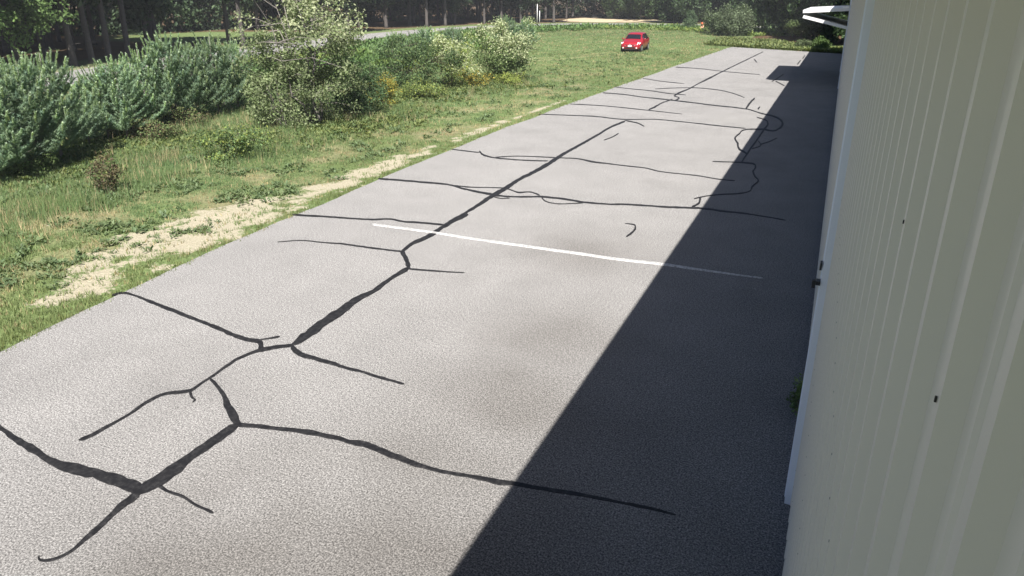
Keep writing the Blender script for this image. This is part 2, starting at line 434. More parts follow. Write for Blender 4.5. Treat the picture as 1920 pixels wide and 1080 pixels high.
# sealed cracks: left and right outline points on the pavement, in metres
CRACKS = [
    [(-10.166, 3.983, -10.091, 3.913), (-8.828, 3.75, -8.763, 3.68), (-7.86, 3.599, -7.796, 3.522), (-7.525, 3.548, -7.461, 3.472), (-7.148, 3.512, -7.062, 3.413), (-6.724, 3.484, -6.617, 3.375), (-6.39, 3.53, -6.259, 3.405), (-6.013, 3.567, -5.896, 3.437), (-5.765, 3.579, -5.618, 3.405), (-5.581, 3.589, -5.443, 3.44)],
    [(-5.602, 3.486, -5.441, 3.415), (-5.573, 3.652, -5.409, 3.582), (-5.578, 3.854, -5.41, 3.784), (-5.592, 4.231, -5.424, 4.154), (-5.579, 4.54, -5.432, 4.465), (-5.552, 4.744, -5.422, 4.671)],
    [(-5.45, 3.449, -5.595, 3.501), (-5.46, 3.236, -5.546, 3.262), (-5.429, 3.072, -5.505, 3.091), (-5.391, 2.929, -5.465, 2.948), (-5.383, 2.813, -5.437, 2.827), (-5.371, 2.671, -5.417, 2.686), (-5.409, 2.567, -5.452, 2.587), (-5.488, 2.514, -5.519, 2.535), (-5.564, 2.512, -5.563, 2.533), (-5.615, 2.553, -5.599, 2.557)],
    [(-5.458, 3.642, -5.44, 3.595), (-5.31, 3.601, -5.29, 3.569), (-5.088, 3.611, -5.068, 3.579), (-4.872, 3.58, -4.856, 3.549), (-4.659, 3.568, -4.642, 3.538)],
    [(-5.537, 4.729, -5.465, 4.651), (-5.294, 4.792, -5.243, 4.734), (-4.967, 4.885, -4.921, 4.826), (-4.726, 4.955, -4.67, 4.874), (-4.522, 4.973, -4.48, 4.906), (-4.305, 4.998, -4.267, 4.931), (-4.217, 5.005, -4.172, 4.925), (-4.047, 5.045, -3.996, 4.94), (-3.834, 5.018, -3.802, 4.931), (-3.5, 4.979, -3.472, 4.902), (-3.196, 4.965, -3.174, 4.909), (-2.924, 4.994, -2.905, 4.946), (-2.663, 5.036, -2.644, 4.981), (-2.437, 5.081, -2.406, 4.992), (-2.31, 5.101, -2.291, 5.047), (-2.067, 5.143, -2.051, 5.089), (-1.826, 5.194, -1.812, 5.139), (-1.585, 5.233, -1.576, 5.186), (-1.302, 5.269, -1.295, 5.229), (-1.02, 5.31, -1.016, 5.27), (-0.767, 5.31, -0.766, 5.282)],
    [(-5.488, 4.648, -5.465, 4.731), (-5.727, 4.801, -5.708, 4.883), (-5.895, 4.909, -5.879, 4.98), (-6.045, 5.021, -6.04, 5.075), (-6.273, 5.15, -6.281, 5.199), (-6.541, 5.274, -6.553, 5.319)],
    [(-6.858, 3.789, -6.792, 3.757), (-6.828, 3.876, -6.761, 3.845), (-6.817, 4.075, -6.749, 4.044), (-6.812, 4.358, -6.752, 4.331), (-6.836, 4.603, -6.773, 4.572), (-6.799, 4.813, -6.738, 4.773), (-6.666, 4.946, -6.598, 4.894), (-6.586, 5.02, -6.514, 4.974), (-6.587, 5.172, -6.524, 5.138), (-6.602, 5.36, -6.537, 5.325), (-6.631, 5.624, -6.564, 5.586), (-6.641, 5.884, -6.573, 5.838), (-6.585, 6.088, -6.517, 6.035), (-6.556, 6.167, -6.468, 6.09), (-6.46, 6.278, -6.375, 6.196), (-6.262, 6.453, -6.179, 6.368)],
    [(-6.541, 5.01, -6.559, 4.984), (-6.416, 4.92, -6.419, 4.884), (-6.312, 4.876, -6.331, 4.863), (-6.29, 4.804, -6.331, 4.822)],
    [(-10.013, 6.552, -9.95, 6.51), (-9.938, 6.706, -9.835, 6.626), (-9.661, 6.697, -9.603, 6.639), (-9.194, 6.644, -9.11, 6.552), (-8.528, 6.545, -8.452, 6.457), (-7.98, 6.475, -7.912, 6.39), (-7.575, 6.411, -7.514, 6.328), (-7.116, 6.337, -7.05, 6.246), (-6.906, 6.329, -6.834, 6.238), (-6.734, 6.349, -6.696, 6.257), (-6.486, 6.172, -6.525, 6.091)],
    [(-6.757, 6.345, -6.718, 6.309), (-6.634, 6.47, -6.596, 6.434), (-6.572, 6.558, -6.523, 6.513)],
    [(-6.24, 6.447, -6.205, 6.338), (-6.005, 6.334, -5.947, 6.218), (-5.758, 6.304, -5.706, 6.218), (-5.493, 6.278, -5.451, 6.203), (-5.236, 6.252, -5.201, 6.189), (-4.924, 6.247, -4.892, 6.185), (-4.601, 6.223, -4.572, 6.162), (-4.285, 6.204, -4.266, 6.162)],
    [(-6.274, 6.428, -6.172, 6.357), (-6.33, 6.723, -6.115, 6.578), (-6.366, 7.065, -6.157, 6.922), (-6.394, 7.422, -6.191, 7.268), (-6.387, 7.748, -6.192, 7.596), (-6.415, 8.094, -6.243, 7.947), (-6.348, 8.342, -6.227, 8.233), (-6.367, 8.804, -6.256, 8.705), (-6.379, 9.178, -6.278, 9.081), (-6.377, 9.556, -6.245, 9.418)],
    [(-6.311, 9.385, -6.246, 9.453), (-6.505, 9.67, -6.474, 9.76), (-6.745, 9.931, -6.739, 10.037), (-6.905, 10.111, -6.898, 10.204)],
    [(-6.928, 10.163, -6.813, 10.056), (-6.993, 10.661, -6.873, 10.53), (-6.948, 11.234, -6.789, 11.048), (-6.986, 11.85, -6.82, 11.655), (-6.984, 12.38, -6.814, 12.155), (-6.889, 12.754, -6.775, 12.59)],
    [(-6.995, 12.028, -6.845, 11.849), (-6.993, 12.742, -6.876, 12.594), (-7.017, 13.448, -6.895, 13.289), (-7.086, 14.289, -6.915, 14.051), (-7.094, 15.086, -6.916, 14.825), (-7.138, 16.038, -6.973, 15.776), (-7.094, 17.085, -6.923, 16.79), (-7.121, 18.422, -6.939, 18.098), (-7.149, 19.161, -6.988, 18.859), (-7.129, 20.652, -7.008, 20.403), (-7.134, 22.393, -7.004, 22.107), (-7.15, 24.113, -7.039, 23.842), (-7.031, 25.646, -6.917, 25.333)],
    [(-9.36, 9.584, -9.319, 9.541), (-9.019, 9.842, -8.981, 9.796), (-8.524, 9.933, -8.489, 9.887), (-8.095, 10.049, -8.041, 9.972), (-7.699, 10.066, -7.648, 9.989), (-7.265, 10.103, -7.218, 10.027), (-6.875, 10.156, -6.83, 10.08)],
    [(-6.312, 9.474, -6.272, 9.407), (-5.914, 9.547, -5.876, 9.48), (-5.323, 9.692, -5.303, 9.652)],
    [(-10.353, 11.146, -10.255, 11.026), (-10.101, 11.176, -10.003, 11.057), (-9.44, 11.335, -9.367, 11.239), (-8.943, 11.437, -8.874, 11.341), (-8.558, 11.531, -8.491, 11.436), (-8.228, 11.723, -8.164, 11.625), (-7.826, 11.704, -7.768, 11.607), (-7.441, 11.8, -7.385, 11.703), (-6.963, 11.861, -6.911, 11.764)],
    [(-10.464, 14.527, -10.343, 14.347), (-9.818, 14.617, -9.729, 14.473), (-9.155, 14.683, -9.073, 14.54), (-8.431, 14.724, -8.359, 14.582), (-7.943, 14.554, -7.881, 14.417), (-7.564, 14.478, -7.489, 14.31), (-7.167, 14.437, -7.066, 14.204), (-6.884, 14.371, -6.811, 14.208), (-6.494, 14.428, -6.436, 14.298), (-6.115, 14.601, -6.06, 14.47), (-5.914, 14.713, -5.849, 14.547), (-5.649, 14.732, -5.591, 14.567), (-5.338, 14.725, -5.285, 14.56), (-4.899, 14.664, -4.858, 14.534), (-4.323, 14.737, -4.285, 14.609), (-3.868, 14.898, -3.834, 14.768), (-3.308, 15.014, -3.279, 14.885), (-2.866, 15.142, -2.834, 14.981), (-2.509, 15.26, -2.48, 15.097), (-2.153, 15.314, -2.135, 15.184), (-1.868, 15.266, -1.853, 15.137), (-1.419, 15.296, -1.407, 15.169), (-0.978, 15.215, -0.974, 15.141), (-0.54, 15.127, -0.538, 15.054)],
    [(-8.307, 14.689, -8.263, 14.605), (-7.896, 14.708, -7.854, 14.625), (-7.393, 14.883, -7.353, 14.799), (-7.047, 14.986, -7.01, 14.901), (-6.839, 14.916, -6.809, 14.833), (-6.564, 14.809, -6.509, 14.672), (-6.384, 14.911, -6.352, 14.828), (-6.025, 14.793, -5.981, 14.659)],
    [(-7.004, 14.213, -6.972, 14.136), (-6.743, 14.132, -6.71, 14.056), (-6.551, 14.22, -6.516, 14.144)],
    [(-5.879, 14.589, -5.862, 14.48), (-5.673, 14.324, -5.654, 14.252), (-5.424, 14.251, -5.398, 14.176), (-5.115, 14.392, -5.087, 14.318), (-4.856, 14.606, -4.828, 14.53)],
    [(-10.481, 18.434, -10.414, 18.307), (-9.997, 18.4, -9.934, 18.274), (-9.479, 18.387, -9.419, 18.262)],
    [(-9.574, 18.608, -9.53, 18.444), (-9.203, 18.146, -9.13, 17.955), (-8.75, 17.921, -8.698, 17.803), (-8.225, 17.932, -8.174, 17.815), (-7.721, 18.011, -7.673, 17.895), (-7.166, 18.19, -7.12, 18.074)],
    [(-8.751, 17.987, -8.702, 17.889), (-8.282, 18.357, -8.237, 18.256), (-7.682, 18.553, -7.64, 18.451), (-7.021, 18.711, -6.976, 18.589), (-6.463, 18.812, -6.424, 18.69), (-5.951, 18.643, -5.893, 18.444), (-5.508, 18.582, -5.475, 18.465), (-4.998, 18.53, -4.969, 18.415), (-4.447, 18.504, -4.422, 18.391), (-3.934, 18.269, -3.912, 18.159), (-3.413, 18.238, -3.396, 18.148), (-2.905, 18.217, -2.892, 18.128), (-2.404, 18.077, -2.393, 17.99), (-1.98, 18.091, -1.97, 18.005)],
    [(-3.569, 13.492, -3.559, 13.449), (-3.361, 13.502, -3.347, 13.397), (-3.274, 13.268, -3.323, 13.3), (-3.252, 12.886, -3.303, 12.962), (-3.293, 12.623, -3.332, 12.695)],
    [(-6.629, 21.727, -6.582, 21.608), (-6.538, 22.374, -6.48, 22.231), (-6.531, 23.101, -6.472, 22.958)],
    [(-10.574, 25.707, -10.499, 25.521), (-9.574, 25.88, -9.506, 25.694), (-8.496, 26.092, -8.437, 25.907), (-7.096, 25.922, -7.047, 25.742), (-6.004, 26.421, -5.961, 26.238), (-5.09, 26.32, -5.056, 26.141), (-3.972, 26.086, -3.945, 25.912), (-2.668, 25.857, -2.651, 25.69)],
    [(-7.032, 25.707, -6.98, 25.497), (-6.439, 25.341, -6.397, 25.141), (-6.052, 24.784, -6.022, 24.602)],
    [(-10.357, 28.76, -10.293, 28.579), (-9.033, 28.858, -8.979, 28.679), (-6.818, 28.437, -6.778, 28.268), (-5.363, 28.043, -5.341, 27.922)],
    [(-6.869, 28.602, -6.795, 28.377), (-6.842, 29.656, -6.715, 29.266), (-6.822, 30.586, -6.745, 30.329), (-6.64, 32.114, -6.562, 31.825)],
    [(-6.447, 31.691, -6.322, 31.35), (-6.496, 32.55, -6.439, 32.642), (-6.755, 32.964, -6.72, 33.149), (-6.852, 34.101, -6.709, 33.591), (-6.681, 36.259, -6.592, 35.915), (-6.66, 38.465, -6.567, 38.089), (-6.625, 40.808, -6.462, 40.098), (-6.486, 44.064, -6.383, 43.573), (-6.338, 48.794, -6.227, 48.197), (-6.098, 54.967, -5.998, 54.341), (-5.797, 62.717, -5.71, 62.072)],
    [(-10.182, 32.87, -10.095, 32.584), (-9.152, 32.713, -9.076, 32.434), (-8.041, 32.219, -7.976, 31.951), (-6.816, 31.857, -6.751, 31.547), (-6.393, 31.683, -6.333, 31.377), (-5.507, 31.374, -5.456, 31.077), (-4.546, 30.959, -4.505, 30.673), (-3.651, 30.714, -3.618, 30.435), (-3.145, 30.468, -3.121, 30.198), (-2.575, 29.67, -2.559, 29.417), (-1.929, 29.052, -1.914, 28.655), (-1.659, 28.347, -1.685, 27.991), (-1.504, 27.184, -1.58, 27.264), (-1.566, 26.123, -1.618, 26.4), (-1.743, 25.573, -1.777, 25.901), (-2.023, 25.666, -2.048, 26.001)],
    [(-2.029, 25.773, -2.064, 26.109), (-2.601, 25.472, -2.631, 25.663), (-2.7, 24.53, -2.763, 24.762), (-2.731, 23.803, -2.787, 23.828), (-2.539, 23.026, -2.579, 22.875), (-2.395, 22.247, -2.411, 22.016), (-2.107, 21.622, -2.107, 21.409)],
    [(-2.575, 28.538, -2.56, 28.305), (-2.206, 28.029, -2.204, 27.821), (-2.003, 27.113, -2.063, 27.13), (-2.015, 25.855, -2.078, 26.026), (-2.037, 23.573, -2.095, 23.719), (-2.067, 22.123, -2.122, 22.25), (-2.072, 20.535, -2.124, 20.637), (-2.07, 20.172, -2.121, 20.265)],
    [(-1.991, 23.705, -2.014, 23.644), (-1.847, 22.771, -1.879, 22.86), (-2.031, 22.225, -2.056, 22.365)],
    [(-1.9, 23.136, -1.88, 23.011), (-1.694, 23.68, -1.677, 23.578), (-1.498, 24.448, -1.481, 24.343)],
    [(-2.868, 20.069, -2.851, 19.963), (-2.428, 20.196, -2.414, 20.09), (-2.061, 20.302, -2.047, 20.174), (-1.783, 20.325, -1.772, 20.116), (-1.651, 19.925, -1.693, 19.906), (-1.652, 19.306, -1.695, 19.309), (-1.561, 18.829, -1.586, 18.726), (-1.426, 18.335, -1.469, 18.361), (-1.489, 17.583, -1.53, 17.678), (-1.534, 17.035, -1.554, 17.112), (-1.705, 16.795, -1.719, 16.885), (-2.108, 16.509, -2.123, 16.597), (-2.394, 16.227, -2.412, 16.311), (-2.602, 15.885, -2.622, 15.965)],
    [(-2.466, 16.057, -2.519, 16.099), (-2.427, 15.528, -2.469, 15.606), (-2.505, 15.158, -2.543, 15.262)],
    [(-3.253, 30.565, -3.17, 30.341), (-3.316, 32.383, -3.227, 32.087), (-3.3, 34.063, -3.207, 33.687)],
    [(-2.792, 30.64, -2.712, 30.375), (-2.775, 31.382, -2.726, 31.216)],
    [(-10.351, 35.208, -10.291, 35.001), (-9.225, 34.787, -9.173, 34.587), (-8.299, 34.563, -8.242, 34.319), (-7.035, 33.855, -6.988, 33.623), (-6.351, 33.726, -6.318, 33.554)],
    [(-9.946, 39.58, -9.896, 39.372), (-8.53, 38.569, -8.482, 38.344), (-7.304, 38.079, -7.263, 37.862)],
    [(-8.198, 35.237, -8.157, 35.072), (-7.265, 36.139, -7.222, 35.942), (-6.307, 36.612, -6.26, 36.346), (-5.233, 36.186, -5.198, 35.93), (-4.313, 35.095, -4.289, 34.86), (-3.706, 33.97, -3.689, 33.754)],
    [(-9.618, 46.799, -9.537, 46.409), (-7.904, 46.415, -7.85, 46.101), (-6.701, 45.53, -6.657, 45.23), (-5.271, 44.827, -5.237, 44.538), (-4.117, 44.364, -4.093, 44.121)],
    [(-5.628, 55.132, -5.618, 54.564), (-5.164, 52.564, -5.158, 52.045)],
    [(-2.451, 55.089, -2.531, 55.573), (-2.459, 51.611, -2.534, 52.036)],
    [(-2.4, 59.66, -2.472, 60.093), (-2.385, 56.56, -2.467, 57.027)],
    [(-2.845, 44.973, -2.89, 45.278), (-2.99, 42.133, -3.054, 42.551), (-3.122, 40.735, -3.173, 41.075)],
    [(-2.992, 41.468, -2.978, 41.029), (-2.369, 39.386, -2.363, 39.055)]]
m, nt, b = new_mat('crack_sealant')
tc = nd(nt, 'ShaderNodeTexCoord').outputs['Object']
nt.links.new(mixc(nt, ramp(nt, noise(nt, 16, 6, 0.75, tc), [(0.45, 0.0), (0.62, 0.35), (0.70, 1.0)]), (0.010, 0.0095, 0.010), (0.075, 0.072, 0.070)), b.inputs['Base Color'])
b.inputs['Roughness'].default_value = 0.62; b.inputs['Specular IOR Level'].default_value = 0.35
M['seal'] = m
m, nt, b = new_mat('worn_white_paint')
tc = nd(nt, 'ShaderNodeTexCoord').outputs['Object']
wear = ramp(nt, noise(nt, 30, 6, 0.75, tc), [(0.36, 0.0), (0.54, 1.0)])
nt.links.new(mixc(nt, wear, (0.19, 0.185, 0.18), (0.54, 0.535, 0.52)), b.inputs['Base Color'])
b.inputs['Roughness'].default_value = 0.7
M['paint'] = m


def ribbon(name, lr, z, mat, rough, parent, seed):
    L = np.array([p[:2] for p in lr]); Rr = np.array([p[2:] for p in lr])
    C = (L + Rr) / 2; Wv = (Rr - L) / 2
    seg = np.hypot(*np.diff(C, axis=0).T); s = np.concatenate([[0], np.cumsum(seg)])
    wmean = np.hypot(*Wv.T).mean() * 2
    step = max(0.025, min(0.08, wmean * 0.5))
    n = max(4, int(s[-1] / step))
    q = np.linspace(0, s[-1], n)

    def cub(A):                                       # smooth (Catmull-Rom like) path through the points
        out = []
        T = np.gradient(A, s, axis=0)
        k = np.clip(np.searchsorted(s, q, side='right') - 1, 0, len(s) - 2)
        h = (s[k + 1] - s[k])[:, None]; u = ((q - s[k]) / (s[k + 1] - s[k]))[:, None]
        return (2 * u**3 - 3 * u**2 + 1) * A[k] + (u**3 - 2 * u**2 + u) * h * T[k] + (-2 * u**3 + 3 * u**2) * A[k + 1] + (u**3 - u**2) * h * T[k + 1]
    Cq = cub(C)
    Wq = np.stack([np.interp(q, s, Wv[:, 0]), np.interp(q, s, Wv[:, 1])], 1)
    if rough:
        jl = 1 + rough * 3 * (fbm(q * 9.0, q * 0 + seed, 40, 4) - 0.5) + rough * 2.5 * np.maximum(vnoise(q * 3.3, q * 0 + seed, 46) - 0.72, 0) + rough * 1.2 * (vnoise(q * 1.3, q * 0 + seed, 44) - 0.5)
        jr = 1 + rough * 3 * (fbm(q * 9.0, q * 0 + seed + 50, 41, 4) - 0.5) + rough * 2.5 * np.maximum(vnoise(q * 3.3, q * 0 + seed + 31, 47) - 0.72, 0) + rough * 1.2 * (vnoise(q * 1.3, q * 0 + seed + 9, 45) - 0.5)
        wob = 0.03 * (fbm(q * 2.0, q * 0 + seed, 43, 3) - 0.5)[:, None]
        nrm = Wq / np.maximum(np.hypot(*Wq.T)[:, None], 1e-6)
        Cq = Cq + nrm * wob
        jl[[0, -1]] *= 0.45; jr[[0, -1]] *= 0.45
    else: jl = np.ones(n); jr = np.ones(n)
    A = Cq - Wq * jl[:, None]; B = Cq + Wq * jr[:, None]
    V = np.concatenate([np.c_[A, np.full(n, 0.0005)], np.c_[A + (B - A) * 0.12, np.full(n, z)], np.c_[B + (A - B) * 0.12, np.full(n, z)], np.c_[B, np.full(n, 0.0005)]])
    i = np.arange(4 * n).reshape(4, n)
    f = np.stack([i[:-1, :-1], i[1:, :-1], i[1:, 1:], i[:-1, 1:]], -1).reshape(-1, 4)
    return link(name, mesh_np(name, V, f, mat), parent)


for k, lr in enumerate(CRACKS):
    ribbon('crack_seal', lr, 0.0040 + 0.00022 * k, M['seal'], 0.30, apron, k * 3.1)
WHITE = [(-8.339, 11.263, -8.287, 11.183), (-7.663, 11.312, -7.607, 11.218), (-6.882, 11.335, -6.833, 11.243), (-5.873, 11.336, -5.833, 11.246), (-4.993, 11.375, -4.955, 11.277), (-3.941, 11.413, -3.91, 11.311), (-3.145, 11.444, -3.121, 11.344), (-2.206, 11.526, -2.189, 11.428), (-1.648, 11.514, -1.64, 11.45), (-0.984, 11.539, -0.981, 11.499), (-0.642, 11.561, -0.64, 11.531)]
ln = ribbon('painted_line', WHITE, 0.0175, M['paint'], 0.12, apron, 99)
tag(ln, 'faded white stripe painted across the pavement')


# ------------------------------------------------------------------ the road behind the field
def strip(name, half, z, mat, pts=ROAD, off=0.0, parent=None, dash=None):
    P = np.array(pts, float)
    seg = np.hypot(*np.diff(P, axis=0).T); s = np.concatenate([[0], np.cumsum(seg)])
    q = np.arange(0, s[-1], 0.9) if dash is None else np.linspace(*dash, 3)
    T = np.gradient(P, s, axis=0)
    k = np.clip(np.searchsorted(s, q, side='right') - 1, 0, len(s) - 2)
    h = (s[k + 1] - s[k])[:, None]; u = ((q - s[k]) / (s[k + 1] - s[k]))[:, None]
    C = (2 * u**3 - 3 * u**2 + 1) * P[k] + (u**3 - 2 * u**2 + u) * h * T[k] + (-2 * u**3 + 3 * u**2) * P[k + 1] + (u**3 - u**2) * h * T[k + 1]
    d = np.gradient(C, axis=0); d /= np.hypot(*d.T)[:, None]
    nrm = np.c_[-d[:, 1], d[:, 0]]
    A = C + nrm * (off + half); B = C + nrm * (off - half)
    n = len(q)
    V = np.concatenate([np.c_[A, np.full(n, z)], np.c_[B, np.full(n, z)]])
    i = np.arange(2 * n).reshape(2, n)
    f = np.stack([i[0, :-1], i[1, :-1], i[1, 1:], i[0, 1:]], -1)
    return link(name, mesh_np(name, V, f, mat), parent)


road = tag(strip('road', 3.1, 0.03, M['road']), kind='structure')
for off in (-2.85, 2.85): strip('edge_line', 0.06, 0.036, M['paint'], off=off, parent=road)
for k in range(18):
    s0 = 44 + k * 7.0
    strip('centre_dash', 0.07, 0.036, M['paint'], parent=road, dash=(s0, s0 + 3.0))

M['sand'] = plain('road_sand', (0.52, 0.43, 0.29), 0.95, var=0.25, scale=1.5, spec=0.1)
sandv = MB()
pts = [(-44.27, 115.40), (-47.65, 129.77), (-46.50, 140.63), (-39.28, 138.59), (-31.94, 132.25), (-25.37, 124.03), (-30.65, 117.84), (-38.20, 115.63)]
sandv.v = [(x, y, 0.012) for x, y in pts]; sandv.f = [tuple(range(len(pts)))[::-1]]
tag(sandv.build('sandy_bank', M['sand']), kind='structure')


# ------------------------------------------------------------------ the hangar
M['panel'] = plain('cream_steel', (0.735, 0.70, 0.63), 0.42, var=0.035, scale=1.5, spec=0.45)
M['panel_dark'] = plain('weathered_screw', (0.33, 0.33, 0.30), 0.6, var=0.2)
M['trim'] = plain('white_trim', (0.84, 0.88, 0.95), 0.38, var=0.03, scale=2)
M['white'] = plain('white_enamel', (0.82, 0.82, 0.80), 0.4, var=0.04, scale=2)
M['roofing'] = plain('grey_roofing', (0.42, 0.43, 0.43), 0.45, var=0.06, scale=2)
M['concrete'] = plain('concrete', (0.20, 0.195, 0.19), 0.9, var=0.2, scale=10, bump=0.3)
M['dark_metal'] = plain('dark_metal', (0.03, 0.03, 0.032), 0.5, metal=0.2, var=0.2)
M['zinc'] = plain('zinc', (0.25, 0.25, 0.25), 0.45, metal=0.6, var=0.2)

WX = 0.20          # face of the steel sheets
DOOR_Y0, DOOR_Y1 = 39.3, 47.9
hangar = tag(empty('hangar', (0.3, 30, 0)), 'long cream ribbed steel hangar along the right of the pavement', 'hangar')
hinv = Vector((-0.3, -30, 0))


def H(mb, name, mat, parent=None, smooth=False):
    """a part of the hangar built in the place's own coordinates"""
    o = mb.build(name, mat, parent or hangar, smooth)
    if parent is None or parent is hangar: o.location = hinv
    return o


def panel_mesh(z0, z1, name):
    """one 0.914 m sheet: four raised ribs with two low stiffeners between each pair"""
    prof = [(0.0, 0.0)]
    for k in range(4):
        c = 0.1143 + k * 0.2286
        prof += [(c - 0.024, 0.0), (c - 0.013, 0.028), (c + 0.013, 0.028), (c + 0.024, 0.0)]
        if k < 3:
            for q in (0.085, 0.143):
                prof += [(c + q - 0.010, 0.0), (c + q - 0.004, 0.006), (c + q + 0.004, 0.006), (c + q + 0.010, 0.0)]
    prof += [(0.909, 0.0), (0.911, -0.004)]
    mb = MB()
    n = len(prof)
    zz = [z0, z1]
    for z in zz: mb.v += [(-d, y, z) for y, d in prof]
    for i in range(n - 1): mb.f.append((i, i + n, i + n + 1, i + 1))
    # hem at the bottom so the sheet has an edge
    b0 = len(mb.v)
    mb.v += [(0.004, y, z0) for y, d in prof]
    for i in range(n - 1): mb.f.append((i, i + 1, b0 + i + 1, b0 + i))
    return mb.mesh(name, M['panel'])


pm = panel_mesh(0.14, 4.66, 'wall_panel')
ph = panel_mesh(3.95, 4.66, 'wall_panel_short')
y = -6.30
ys_panel = []
while y < 62.0:
    ys_panel.append(y); y += 0.914
door1 = link('hangar_door', None, hangar, hinv)            # closed bay beyond the jamb
TR_Y = 5.85
for yy in ys_panel:
    if DOOR_Y0 - 0.4 < yy < DOOR_Y1 - 0.4: me = ph
    else: me = pm
    par = door1 if TR_Y - 0.1 < yy < 17.0 and me is pm else hangar
    o = link('wall_panel' if par is hangar else 'door_panel', me, par)
    o.location = (WX, yy, 0) if par is door1 else Vector((WX, yy, 0)) + hinv
WEND = ys_panel[-1] + 0.914
H(MB().box(WX + 0.005, 0.36, -6.3, DOOR_Y0 - 0.10, 0.14, 4.66).box(WX + 0.005, 0.36, DOOR_Y1 + 0.10, WEND, 0.14, 4.66).box(WX + 0.005, 0.36, DOOR_Y0 - 0.10, DOOR_Y1 + 0.10, 3.95, 4.66), 'wall_frame', M['zinc'])
H(MB().box(WX - 0.012, 0.36, -6.3, DOOR_Y0 - 0.10, -0.1, 0.139).box(WX - 0.012, 0.36, DOOR_Y1 + 0.10, WEND, -0.1, 0.139), 'sill', M['concrete'])
H(MB().box(0.361, 15.0, -6.29, -6.15, -0.1, 4.7), 'end_wall', M['panel'])
H(MB().box(0.361, 15.0, WEND - 0.14, WEND, -0.1, 4.7), 'end_wall', M['panel'])
H(MB().box(14.86, 15.001, -6.14, WEND - 0.15, -0.1, 4.7), 'back_wall', M['panel'])
H(MB().box(0.362, 14.85, -6.14, WEND - 0.15, -0.09, -0.01), 'floor_slab', M['concrete'])
# low pitched roof with its eave
ro = MB()
for s in (0, 1):
    x0, z0 = ((-0.25, 4.80) if s == 0 else (15.3, 4.80)); x1, z1 = 7.6, 6.1
    a, bq = (x0, z0), (x1, z1)
    n0 = len(ro.v)
    for yv in (-6.6, WEND + 0.3):
        ro.v += [(a[0], yv, a[1]), (bq[0], yv, bq[1]), (bq[0], yv, bq[1] - 0.05), (a[0], yv, a[1] - 0.05)]
    ro.f += [tuple(n0 + i for i in q) for q in ((0, 1, 5, 4), (2, 3, 7, 6), (0, 4, 7, 3), (0, 3, 2, 1), (4, 5, 6, 7), (1, 2, 6, 5))]
roof = H(ro, 'roof', M['roofing'])
H(MB().box(-0.230, -0.205, -6.6, WEND + 0.3, 4.66, 4.742), 'fascia', M['trim'])
H(MB().box(-0.203, WX + 0.15, -6.6, WEND + 0.3, 4.664, 4.684), 'soffit', M['white'])
for yv in (-6.2, WEND - 0.07):
    gable = MB(); gable.v = [(0.37, yv, 4.70), (14.9, yv, 4.70), (7.6, yv, 6.02), (0.37, yv + 0.05, 4.70), (14.9, yv + 0.05, 4.70), (7.6, yv + 0.05, 6.02)]
    gable.f = [(0, 1, 2), (5, 4, 3), (0, 3, 4, 1), (1, 4, 5, 2), (2, 5, 3, 0)]
    H(gable, 'gable', M['panel'])
# jamb trim beside the closed door, with its latch
jt = H(MB().box(WX - 0.075, WX - 0.021, TR_Y, TR_Y + 0.13, 0.02, 4.655).box(WX - 0.082, WX - 0.0751, TR_Y + 0.10, TR_Y + 0.145, 0.02, 4.655), 'jamb_trim', M['trim'])
tag(jt, 'pale blue-white vertical jamb trim')
H(MB().box(WX - 0.11, WX - 0.0765, TR_Y - 0.02, TR_Y + 0.06, 2.24, 2.27).box(WX - 0.14, WX - 0.111, TR_Y + 0.01, TR_Y + 0.05, 2.20, 2.265), 'latch', M['dark_metal'])
H(MB().box(WX - 0.10, WX - 0.083, TR_Y + 0.02, TR_Y + 0.09, 2.36, 2.42), 'latch_plate', M['dark_metal'])
# trim on the frame of the open bay
H(MB().box(WX - 0.06, WX - 0.002, DOOR_Y0 - 0.22, DOOR_Y0 - 0.10, 0, 4.66), 'door_jamb', M['trim'])
H(MB().box(WX - 0.06, WX - 0.002, DOOR_Y1 + 0.10, DOOR_Y1 + 0.22, 0, 4.66), 'door_jamb', M['trim'])
# fasteners on the nearest sheets
sc = MB().tube([(0, 0, 0), (-0.003, 0, 0)], 0.0038, 6).mesh('screw', M['panel_dark'])
for zrow in (0.5, 1.75, 3.0):
    for k in range(26):
        yy = -6.3 + 0.1143 + 0.2286 * (k + 30)
        if yy > TR_Y - 0.1: continue
        o = link('screw', sc, hangar); o.location = Vector((WX - 0.0275, yy, zrow + 0.012 * (k % 3))) + hinv
# two bent clips left on the ribs
for yy, zz in ((-6.3 + 0.1143 + 0.2286 * 34, 4.05), (-6.3 + 0.1143 + 0.2286 * 31, 4.02)):
    H(MB().box(WX - 0.031, WX - 0.0285, yy - 0.0015, yy + 0.0015, zz, zz + 0.008), 'clip', M['dark_metal'])
# the open bifold door: two white leaves folded out in a flat V
door2 = tag(link('bifold_door', None, hangar, hinv), 'white bifold door folded open in a flat V, far along the wall')


def leaf_box(xa, za, xb, zb, th):
    mb = MB(); dx, dz = xb - xa, zb - za; L = math.hypot(dx, dz); nx, nz = -dz / L * th / 2, dx / L * th / 2
    for yv in (DOOR_Y0, DOOR_Y1):
        mb.v += [(xa + nx, yv, za + nz), (xb + nx, yv, zb + nz), (xb - nx, yv, zb - nz), (xa - nx, yv, za - nz)]
    mb.f = [(0, 1, 2, 3), (4, 7, 6, 5), (0, 4, 5, 1), (1, 5, 6, 2), (2, 6, 7, 3), (3, 7, 4, 0)]
    return mb


